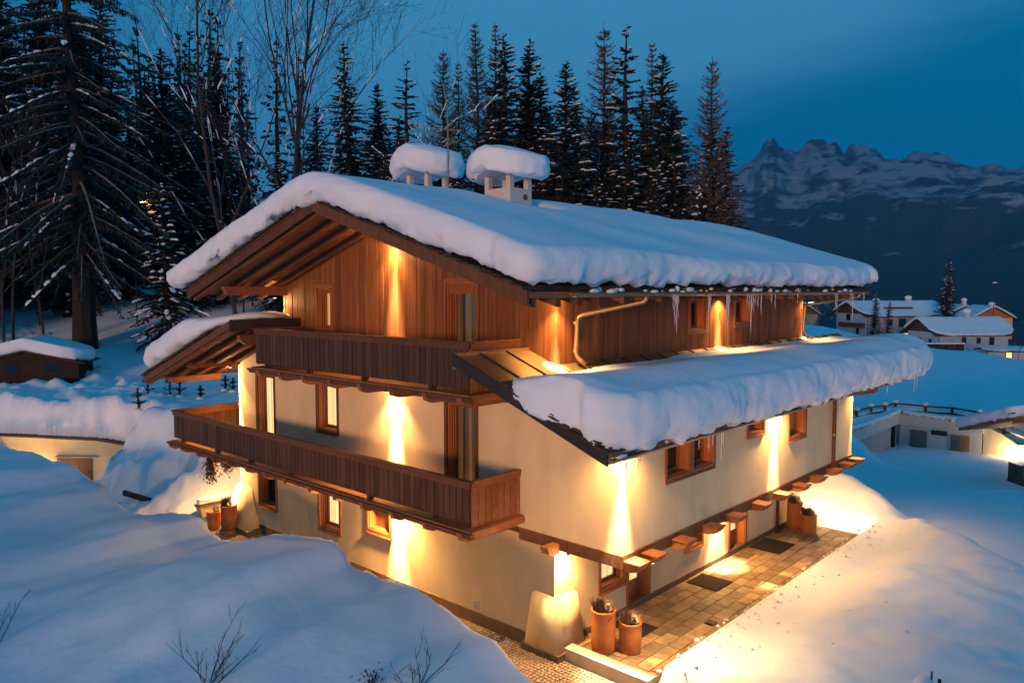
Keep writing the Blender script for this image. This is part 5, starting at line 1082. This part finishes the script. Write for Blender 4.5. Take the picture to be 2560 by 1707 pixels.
# generic house for the village
def village(name, label, o, u, A, B, wz, gz_, ov, m, wins, snow_t=.55, gable_dark=True, chim=(), balc=None, extra=None, cat='house', gable_glow_tint=False):
    """gabled house: front along u (length A) carries the eaves, depth B, walls wz high, ridge gz_"""
    F_ = Loc(o, u); t = thing(name, label, cat, F_.o); R_ = relf(t); s = 1 if F_.v.dot(Vector((FW[0], FW[1], 0))) > 0 else -1
    b = MB(); lbox(b, F_, 0, A, 0, s * B, -2.5, wz); R_(b.build('wall', M[m], t))
    for a0, a1 in ((-.02, .2), (A - .2, A + .02)):
        g_ = MB(); g_.prism([(0, wz + .005), (s * B, wz + .005), (s * B / 2, gz_ - .05)], lambda v, z, h: F_(h, v, z), a0, a1); R_(g_.build('gable', M['orangewood' if gable_glow_tint else 'beam' if gable_dark else m], t))  # glow of a lit gable is put into its board colour
    k = (gz_ - wz) / (B / 2)
    for q in (0, 1):
        b = MB(); v0, v1 = (-ov, B / 2) if q == 0 else (B / 2, B + ov); z0, z1 = (wz - k * ov, gz_) if q == 0 else (gz_, wz - k * ov)
        b.hexa([F_(-ov, s * v0, z0), F_(A + ov, s * v0, z0), F_(-ov, s * v1, z1), F_(A + ov, s * v1, z1), F_(-ov, s * v0, z0 + .18), F_(A + ov, s * v0, z0 + .18), F_(-ov, s * v1, z1 + .18), F_(A + ov, s * v1, z1 + .18)]); R_(b.build('roof', M['shingle'], t))
    for a, z, w, h, kind in wins:
        side = 'g' if isinstance(a, tuple) else 'f'
        b = MB(); p = MB()
        if side == 'f': lbox(b, F_, a - w / 2, a + w / 2, -s * .06, -s * .001, z, z + h); lbox(p, F_, a - w / 2 + .12, a + w / 2 - .12, -s * .075, -s * .061, z + .12, z + h - .12)
        else: lbox(b, F_, -.06, -.021, s * (a[0] - w / 2), s * (a[0] + w / 2), z, z + h); lbox(p, F_, -.085, -.061, s * (a[0] - w / 2 + .12), s * (a[0] + w / 2 - .12), z + .12, z + h - .12)
        w_ = R_(b.build('window', M['windark'], t)); p.build('pane', M['glow' if kind else 'glass'], w_)
    def sz(x, y):
        v = ((x - F_.o.x) * F_.v.x + (y - F_.o.y) * F_.v.y) * s; return F_.o.z + gz_ + .18 - k * np.sqrt((v - B / 2) ** 2 + .3)
    sb = blanket('roof_snow', [tuple(F_(a, s * v, 0)[:2]) for a, v in ((-ov, -ov), (A / 2, -ov), (A + ov, -ov), (A + ov, B / 2), (A + ov, B + ov), (A / 2, B + ov), (-ov, B + ov), (-ov, B / 2))], sz, lambda x, y: snow_t + 0 * x, .25, None, step=.5, M_=10, seed=int(A * 7 + B), lump=.08, rag=.1, parent=t); R_(sb)
    for a, v, hh in chim:
        zc = gz_ - k * abs(v - B / 2); b = MB(); lbox(b, F_, a - .45, a + .45, s * (v - .45), s * (v + .45), zc - .5, zc + hh); c_ = R_(b.build('chimney', M[m], t)); MB().ball(F_(a, s * v, zc + hh + .3), .85, 10, 6, (1, 1, .62)).build('chimney_snow', M['snow'], c_, True)
    if balc:
        a0, a1, zb = balc; b = MB(); lbox(b, F_, a0, a1, -s * 1.2, -s * .01, zb, zb + .15); bb = R_(b.build('balcony', M['beam'], t)); b = MB(); lbox(b, F_, a0, a1, -s * 1.2, -s * 1.1, zb + .151, zb + 1.05); b.build('railing', M['beam'], bb)
    if extra: extra(F_, t, R_, s)
    return t
def dirv(p, q): return (q[0] - p[0], q[1] - p[1])
def exA(F_, t, R_, s):
    b = MB(); lbox(b, F_, 15.5, 19.4, -s * .9, -s * .01, 4.2, 5.6); R_(b.build('oriel', M['beam'], t))
    b = MB(); lbox(b, F_, -.9, -.03, s * .5, s * 9.5, 2.6, 3.7); R_(b.build('balcony', M['beam'], t))
    b = MB(); lbox(b, F_, 5.6, 13.0, s * .8, s * 2.6, 7.1, 7.5); R_(b.build('dormer', M['shingle'], t))
    b = MB(); b.tube([F_(.25, -s * .12, 5.4), F_(.25, -s * .12, 0)], [.07, .07], 6); R_(b.build('downpipe', M['iron'], t))
village('village_house', 'white two storey village house with dark timber gable and one warm window', (175.6, 51.6, -3.4), dirv((180.5, 46.2), (193.0, 37.2)), 21.0, 11.5, 5.9, 8.6, 1.5, 'white', [(6.2, 3.0, 1.5, 1.6, 0), (9.6, 2.8, 2.0, 2.0, 0), (2.2, .4, 1.8, 1.2, 0), (6.4, .3, 2.0, 1.4, 0), (10.8, -.2, 1.7, 2.1, 1), (13.6, .5, 1.5, 1.1, 1), (18.2, .2, 1.6, 1.9, 0), ((3.2,), 1.0, 1.1, 1.5, 0), ((6.8,), 4.2, 1.6, 1.6, 0)], chim=((15.2, 5.2, 1.1), (7.6, 7.0, .8)), extra=exA)
def exB(F_, t, R_, s):
    b = MB(); b.tube([F_(.3, -s * .1, 2.9), F_(.3, -s * .1, 0)], [.06, .06], 6); R_(b.build('downpipe', M['iron'], t)); b = MB(); lbox(b, F_, 4.5, 9.2, s * 1.6, s * 2.7, 4.3, 4.75); R_(b.build('dormer', M['shingle'], t))
village('village_house', 'low pale village house with a dark triangular gable at the right edge', (151.0, 30.6, -3.2), (.76, -.65), 15.0, 9.0, 3.1, 5.7, 1.2, 'white', [(5.6, .9, .9, 1.3, 0), (8.7, .9, .9, 1.2, 0), (11.5, .6, 1.1, 1.6, 0), ((2.0,), .6, .9, 1.2, 0), ((5.0,), .6, .9, 1.2, 0)], chim=((9.5, 4.6, 1.2),), extra=exB)
village('village_house', 'far house with an orange lit gable under a snow cap', (241.4, 41.1, -4.0), (.9, .43), 12, 8.5, 5.0, 7.6, 1.0, 'stucco', [((4,), 1.5, 1.1, 1.3, 0)], chim=((2.5, 4.0, 1.6), (6.0, 3.2, .9)), gable_glow_tint=True)
village('village_house', 'far house with a brightly lit gable at the right edge', (221.6, 30.1, -4.3), (.86, .51), 12, 9.5, 5.2, 8.1, 1.1, 'stucco', [((4.5,), 3.0, 1.2, 1.4, 1)], chim=((3.5, 3.8, 1.0),), gable_glow_tint=True)
village('village_house', 'far house with warm timber gable and lit porch left of the white house', (190.0, 68.5, -3.6), (.85, .53), 10, 8.0, 5.4, 8.4, 1.2, 'stucco', [((2.6,), .6, 1.2, 1.8, 1), ((5.6,), .6, 1.2, 1.8, 0)], gable_glow_tint=True)
village('outbuilding', 'little flat white outbuilding with one orange window at the right edge', (120.6, 16.3, -3.6), dirv((120.6, 16.3), (123.6, 11.6)), 5.6, 4.0, 2.4, 2.75, .25, 'white', [(2.9, 1.0, 1.0, 1.4, 1)], snow_t=.2, gable_dark=False, cat='outbuilding')
# dark board fence before the white house
Ff = Loc((119.3, 24.6, -2.3), dirv((119.3, 24.6), (123.8, 19.7))); ft = thing('board_fence', 'dark weathered board fence capped with snow before the white house', 'fence', Ff.o); R2 = relf(ft)
for i in range(16): b = MB(); lbox(b, Ff, i * .42 - .6, i * .42 - .2, 0, .05, 0, 1.85 + .03 * (i % 3)); R2(b.build('plank', M['shingle'], ft))
for i in range(4): b = MB(); lbox(b, Ff, i * 2.05 - .55, i * 2.05 - .4, .051, .2, 0, 1.9); R2(b.build('post', M['shingle'], ft))
b = MB(); lbox(b, Ff, -.7, 6.2, -.1, .25, 1.90, 2.12); R2(b.build('snow', M['snow'], ft))
def street_lamp(x, y, z, h, label):
    t = thing('street_lamp', label, 'street lamp', (x, y, z)); MB().tube([(0, 0, 0), (0, 0, h)], [.09, .06], 6).build('pole', M['iron'], t); MB().lathe([(.12, h), (.55, h + .15), (.5, h + .3), (.1, h + .35)], 10).build('head', M['iron'], t); MB().ball((0, 0, h + .4), .6, 10, 6, (1, 1, .4)).build('snow', M['snow'], t, True)
street_lamp(213.0, 32.9, -4.4, 14.0, 'snow topped street lamp above the far lit gable')
FV = 'conifers in the valley by the village'
tree('spruce', 'sp0', 177.3, 35.4, 'tall solitary spruce rising behind the white village house', 19.5, 22, group=FV, wide=1.15); tree('spruce', 'sp1', 113.8, 30.5, 'dark spruce peeping out under the end of the main roof', 8.5, 22, group=FV, wide=1.3); tree('spruce', 'sp2', 125.9, 32.2, 'second dark spruce under the end of the main roof', 9.5, 22, group=FV, wide=1.2)
tree('bush', 'small', 103.7, 26.7, 'round dark bush in the snow below the white house', 2.6, 10, cat='bush', wide=2.6); tree('bush', 'small', 108.5, 37.5, 'snow dusted scrub beside the lit far porch', 3.0, 10, cat='bush', wide=2.2); tree('bush', 'snag', 104.0, 35.0, 'tangled snowy scrub below the end of the main roof', 4.2, 9, cat='bush', wide=1.3)
tree('bare_tree', 'sap2', 118.0, 12.0, 'pollarded bare tree before the little outbuilding', 5.0, 10, wide=1.1); tree('bare_tree', 'sap', 119.0, 10.2, 'pale snow plastered bare tree at the right edge', 5.0, 9, wide=1.1)
# garage block on the right
ga = thing('garage_block', 'long white flat roofed garage block with grey doors behind the forecourt', 'garage', (52, 9, -4.5)); R3 = relf(ga)
def gbox(name, m, x0, x1, y0, y1, z0, z1, par=ga): o = board(name, M[m], par, x0, x1, y0, y1, z0, z1); return R3(o) if par is ga else o
gbox('wall', 'white', 52.0, 53.0, 3.5, 9.17, -6, -2.62); gbox('fascia', 'white', 51.85, 53.0, 3.42, 9.17, -2.617, -1.80); gbox('roof_edge', 'greywall', 51.80, 53.0, 3.40, 9.12, -1.797, -1.74)
gbox('wall', 'greywall', 38.0, 51.99, 9.45, 9.9, -6, -2.05); gbox('fascia', 'white', 38.0, 51.84, 9.17, 9.9, -2.53, -1.70); gbox('roof_edge', 'greywall', 38.0, 51.79, 9.12, 9.9, -1.697, -1.64)
gbox('post', 'iron', 50.75, 50.98, 9.2, 9.44, -6, -2.535); gbox('window', 'glass', 40.0, 50.7, 9.40, 9.445, -2.53, -2.2)
gbox('door', 'grey', 51.95, 51.999, 7.2, 8.42, -6, -2.9); gbox('window', 'glass', 51.96, 51.999, 5.82, 6.92, -3.12, -2.76)
gbox('door', 'grey', 51.95, 51.999, 4.98, 5.56, -6, -2.95); gbox('door', 'orangewood', 51.94, 51.999, 4.29, 4.97, -6, -2.98)
b = MB(); pr_ = [(3.42, -2.0), (2.2, -2.5), (1.2, -3.15), (.4, -3.0), (-2, -3.6), (-5, -4.2)]
for (y0, z0), (y1, z1) in zip(pr_[:-1], pr_[1:]): b.hexa([(52.02 - (3.42 - y1) * .12, y1, -6), (53, y1, -6), (52.02 - (3.42 - y0) * .12, y0, -6), (53, y0, -6), (52.02 - (3.42 - y1) * .12, y1, z1), (53, y1, z1), (52.02 - (3.42 - y0) * .12, y0, z0), (53, y0, z0)])
R3(b.build('ramp_wall', M['stucco'], ga))
gl = MB(); gl.ball((51.45, 1.35, -3.72), .11, 10, 6); lo_ = R3(gl.build('wall_lamp', M['lamp'], ga, True))
l = bpy.data.lights.new('wall_lamp_light', 'POINT'); l.energy = 260; l.color = (1, .68, .32); l.shadow_soft_size = .15; lob = bpy.data.objects.new('wall_lamp_light', l); C.objects.link(lob); lob.parent = ga; lob.location = Vector((51.2, 1.35, -3.72)) - ga.location
blanket('snow_blanket', [(38.2, 9.18), (45, 9.18), (53.4, 9.18), (53.4, 9.6), (53.4, 11), (38.2, 11)], lambda x, y: -1.66 + 0 * x, lambda x, y: .26 + .08 * vnoise(x, y, .5, 3), .10, 'snow along the roof edge of the garage wing beside the house corner', seed=91, step=.25, M_=8, lump=.08, rag=.2, round_=1)
blanket('snow_blanket', [(51.92, 3.45), (51.92, 6), (51.92, 9.1), (53.6, 9.1), (53.6, 3.45)], lambda x, y: -1.73 + 0 * x, lambda x, y: .26 + .08 * vnoise(x, y, .5, 3), .14, 'snow along the roof edge above the grey garage doors', seed=93, step=.2, M_=8, lump=.08, rag=.22, round_=1)
rf = thing('roof_railing', 'brown two rail timber fence with snow capped posts along the garage roof', 'railing', (52.5, 9.7, -1.6)); R4 = relf(rf)
posts = [(40.6, 9.85), (43.9, 9.85), (47.05, 9.85), (50.37, 9.85), (52.7, 9.75), (52.75, 7.55), (52.75, 5.7), (52.75, 3.9), (52.3, 2.17), (51.9, .3), (51.4, -2)]
pzs = [-.55, -.62, -.68, -.95, -1.02, -1.02, -.95, -1.1, -1.80, -2.35, -2.9]
for (x, y), z in zip(posts, pzs):
    R4(MB().box(x - .09, x + .09, y - .09, y + .09, z - .9, z + .05).build('post', M['beam'], rf)); R4(MB().ball((x, y, z + .12), .26, 10, 6, (1, 1, .6)).build('post_snow', M['snow'], rf, True))
for i in range(len(posts) - 1):
    p0 = Vector((*posts[i], pzs[i])); p1 = Vector((*posts[i + 1], pzs[i + 1]))
    for dz in (-.06, -.5): R4(MB().tube([p0 + Vector((0, 0, dz)), p1 + Vector((0, 0, dz))], [.085, .085], 4).build('rail', M['beam'], rf))
    R4(MB().tube([p0 + Vector((.0, 0, -.40)), (p0 + p1) / 2 + Vector((0, 0, -.38)), p1 + Vector((0, 0, -.40))], [.04, .09, .04], 6).build('rail_snow', M['snow'], rf, True))
# corner of the neighbouring chalet at the right edge
nb = thing('neighbour_chalet', 'corner of a neighbouring timber chalet roof and balcony at the right edge', 'chalet', (37, -1.5, 0)); R5 = relf(nb)
Fn = Loc((37.45, -.75, -.30), dirv((35.75, 1.05), (37.9, -1.2)))
def nz(b_): return 1.02 + .10 * b_
b = MB(); b.hexa([Fn(0, 0, .98), Fn(9, 0, 1.62), Fn(0, 5, -.52), Fn(9, 5, .12), Fn(0, 0, 1.18), Fn(9, 0, 1.82), Fn(0, 5, -.32), Fn(9, 5, .32)]); R5(b.build('roof', M['soffit'], nb))
b = MB(); b.hexa([Fn(-.03, -.08, .82), Fn(9, -.08, 1.46), Fn(-.03, -.01, .82), Fn(9, -.01, 1.46), Fn(-.03, -.08, 1.2), Fn(9, -.08, 1.84), Fn(-.03, -.01, 1.2), Fn(9, -.01, 1.84)]); R5(b.build('fascia', M['joist'], nb))
b = MB(); lbox(b, Fn, 9.5, 14, .6, 6, -5, 1.7); R5(b.build('wall', M['clad'], nb))
Fb = Loc((35.3, -1.70, -2.42), (.70, -.714))
b = MB(); lbox(b, Fb, 0, 6, 0, 1.3, -.1, 0); bb = R5(b.build('balcony', M['beam'], nb))
for i in range(24): b = MB(); lbox(b, Fb, i * .2, i * .2 + .185, -.04, -.005, .002, .98); R5(b.build('plank', M['joist'], nb))
for i in range(6): b = MB(); lbox(b, Fb, -.04, -.005, i * .2, i * .2 + .185, .002, .98); R5(b.build('plank', M['joist'], nb))
b = MB(); lbox(b, Fb, -.08, 6, -.09, .05, .985, 1.05); R5(b.build('rail', M['joist'], nb))
def nsz(x, y):
    a = (x - 37.45) * Fn.u.x + (y + .75) * Fn.u.y; v = (x - 37.45) * Fn.v.x + (y + .75) * Fn.v.y; return .90 + .071 * a - .30 * v
blanket('snow_blanket', [tuple(Fn(a, v, 0)[:2]) for a, v in ((-.1, .4), (-.1, -.05), (.5, -.05), (4.5, -.05), (11, 0), (11, 4.9), (.5, 4.9), (-.1, 4.9), (-.1, 4.4))], nsz, lambda x, y: .62 + 0 * x, .2, 'snow blanket on the neighbouring roof at the right edge', seed=97, step=.2, M_=10, lump=.06, rag=.2)
# hut glimpsed through the boughs at the left, with lamp glow put into its board colour
hx, hy = 13.8, 59.3
hut = village('mountain_hut', 'orange lit timber hut glimpsed between the boughs of the giant spruce', (hx, hy, 13.0), (.68, -.73), 3.4, 5, 3.2, 4.4, .5, 'orangewood', [(1.0, 1.0, .8, 1.5, 1), (2.5, 1.2, .8, 1.1, 0)], cat='hut', gable_glow_tint=True)
l = bpy.data.lights.new('hut_light', 'POINT'); l.energy = 130; l.color = (1, .5, .16); l.shadow_soft_size = .1; lob = bpy.data.objects.new('hut_light', l); C.objects.link(lob); lob.parent = hut; lob.location = Vector((hx - .9, hy - 2.9, 15.2)) - hut.location
# antenna mast behind the ridge
an = thing('antenna_mast', 'thin steel aerial mast with several yagis above the roof ridge', 'antenna', (3.22, 8.79, 9.6))
MB().tube([(0, 0, 0), (-.02, 0, 4.0), (-.12, .1, 4.75)], [.028, .025, .018], 6).build('mast', M['copper'], an)
for zz, dx, dy, ln, n_ in ((3.35, -.62, .72, 1.5, 9), (3.05, -.75, .55, 1.15, 8), (2.9, .3, -.9, .55, 5)):
    d = Vector((dx, dy, .22 if zz < 3.3 else .1)).normalized(); p0 = Vector((0, 0, zz)) - d * ln * .25; y_ = MB(); y_.tube([p0, p0 + d * ln], [.014, .012], 4); s_ = d.cross(Vector((0, 0, 1))).normalized()
    for i in range(n_): c_ = p0 + d * ln * i / (n_ - 1); q = .24 - .012 * i; y_.tube([c_ - s_ * q, c_ + s_ * q], [.008, .008], 3)
    y_.build('yagi', M['copper'], an)
MB().tube([(-.1, .1, 3.4), (-.3, .3, 3.95), (-.34, .34, 4.5)], [.012, .012, .008], 4).build('whip', M['copper'], an)
# ---- fir spray hung under the balcony corner
fs = thing('fir_spray', 'dark fir spray decoration hanging under the far corner of the lower balcony', 'fir spray', (-.95, 16.6, 2.5)); g = np.random.default_rng(3); cr = []
for cx_, cy_, zt, ln in ((-.1, -.3, 0, 1.0), (.12, .1, .0, .8), (.35, -.6, -.05, .62)):
    for i in range(700):
        q = g.random(); p = np.array([cx_, cy_, zt - ln * q]) + g.normal(0, .075 * (.6 + q), 3); v = g.normal(0, 1, 3); v = v / np.linalg.norm(v) * .11; w = np.cross(v, [0, 0, 1.]); w = w / (np.linalg.norm(w) + 1e-9) * .032; cr.append(np.stack([p + w, p + v, p - w]))
put('sprigs', tri_mesh('sprigs', np.array(cr), M['heather']), fs); MB().tube([(0, -.2, .22), (0, -.2, -.7)], [.01, .01], 4).build('wire', M['iron'], fs)
# ---- twigs poking out of the near bank, snow capped stake
def twigs(name, label, x, y, seed, n, hgt, lean, leaves=0):
    z = gz1(x, y); t = thing(name, label, 'bush', (x, y, z - .05), 0); g = random.Random(seed); b = MB(); lv = []
    def br(p, d, L_, r, lev):
        pts = [p]; q = p.copy(); dd = d.copy()
        for i in range(5):
            dd = (dd + Vector((g.gauss(0, .10), g.gauss(0, .10), g.gauss(.03, .06)))).normalized(); q = q + dd * L_ / 5; pts.append(q.copy())
        b.tube(pts, [max(.0028, r * (1 - .75 * i / 5)) for i in range(6)], 4)
        if lev < 2:
            for i in range(3 if lev == 0 else 2): k = g.randint(1, 4); br(pts[k], (dd + Vector((g.gauss(0, .55), g.gauss(0, .55), .15))).normalized(), L_ * g.uniform(.35, .6), r * .55, lev + 1)
        lv.append(q)
    for i in range(n): a = g.uniform(0, 6.28); br(Vector((g.gauss(0, .05), g.gauss(0, .05), 0)), Vector((lean[0] + g.gauss(0, .5), lean[1] + g.gauss(0, .5), .9)).normalized(), hgt * g.uniform(.6, 1.1), .011, 0)
    b.build('twig', M['bark2'], t)
    if leaves:
        T2 = []
        for i in range(leaves):
            c_ = np.array([g.gauss(0, .10), g.gauss(0, .10), abs(g.gauss(.16, .09))]); v = np.array([g.gauss(0, 1), g.gauss(0, 1), g.gauss(0, 1)]); v /= np.linalg.norm(v); w = np.cross(v, [.3, .2, 1]); w /= np.linalg.norm(w); T2 += [c_ + w * .02, c_ + v * .07, c_ - w * .02]
        put('dead_leaves', tri_mesh('dead_leaves', np.array(T2), M['soil']), t)
    MB().ball((0, 0, .02), .1, 8, 5, (1.2, 1, .6)).build('snow', M['snow'], t, True)
twigs('bare_shrub', 'bare branching shrub poking out of the near snow bank at the bottom', -7.95, 2.05, 5, 7, .95, (.34, -.37)); twigs('bare_shrub', 'bare shrub with a clump of dead leaves low in the near snow bank', -5.75, -.15, 8, 5, .95, (.3, -.1)); twigs('dead_shrub', 'dark dead leaf clump in the snow at the bottom edge', -6.15, .35, 9, 2, .25, (0, 0), 70); twigs('bare_shrub', 'bare twigs at the left edge of the near snow bank', -9.55, 7.1, 12, 5, .75, (.3, -.4))
stk = thing('stake', 'snow capped stake sticking out of the snow at the bottom right', 'stake', (2.35, -5.2, gz1(2.35, -5.2))); MB().tube([(0.16, -.1, -.2), (.17, -.1, .26)], [.022, .018], 6).build('post', M['beam'], stk); MB().ball((0, 0, .06), .17, 12, 7, (1.5, 1, .62)).build('snow', M['snow'], stk, True); MB().tube([(.3, -.2, -.1), (.33, -.2, .09)], [.03, .03], 6).build('stub', M['soil'], stk)
bp = MB().box(-.9, .9, -.05, .05, -.1, .1).build('plank', M['shingle']); bp.location = (-1.3, 21.4, gz1(-1.3, 21.4) + .06); bp.rotation_euler = (.2, .25, -.95); tag(bp, 'dark plank half buried in the shovelled snow by the retaining wall', 'plank')
lw = thing('lantern', 'small warm lantern glowing in the trees at the left edge', 'lantern', (-8.0, 45.5, 14.6)); MB().ball((0, 0, 0), .16, 10, 6).build('globe', M['lamp'], lw, True); MB().tube([(0, 0, -5.5), (0, 0, -.15)], [.05, .04], 6).build('pole', M['iron'], lw)





def chunks():
    g = np.random.default_rng(77); b = MB()
    for i in range(520):
        k = g.random()
        if k < .45: x, y = g.uniform(.3, 13.5), -.56 - abs(g.normal(0, .5))
        elif k < .7: x, y = -3.3 + g.normal(0, .35), g.uniform(-1, 8)
        elif k < .85: x, y = g.uniform(-2.4, 1.0), g.uniform(17.3, 19.5)
        else: x, y = g.uniform(2, 14), g.uniform(-5.5, -1)
        r = float(np.clip(g.lognormal(-3.9, .55), .008, .06)) * (.7 if k >= .85 else 1); b.ball((x, y, gz1(x, y) + r * .25), r, 6, 4, tuple(g.uniform(.7, 1.3, 3)))
    tag(b.build('snow_chunks', M['snowrough'], None, True), 'loose chunks of shovelled snow along the terrace and path', kind='stuff')
chunks()










def haze():
    m = bpy.data.materials.new('haze'); m.use_nodes = True; t = m.node_tree; t.nodes.clear()
    o_ = t.nodes.new('ShaderNodeOutputMaterial'); v = t.nodes.new('ShaderNodeVolumePrincipled'); t.links.new(v.outputs[0], o_.inputs['Volume'])
    v.inputs['Color'].default_value = (.03, .42, .85, 1); v.inputs['Density'].default_value = .00014; v.inputs['Anisotropy'].default_value = .0
    ob = MB().box(-150, 5900, -400, 5900, -7.4, 1300).build('haze', m); tag(ob, 'thin blue evening haze', kind='stuff')
haze()
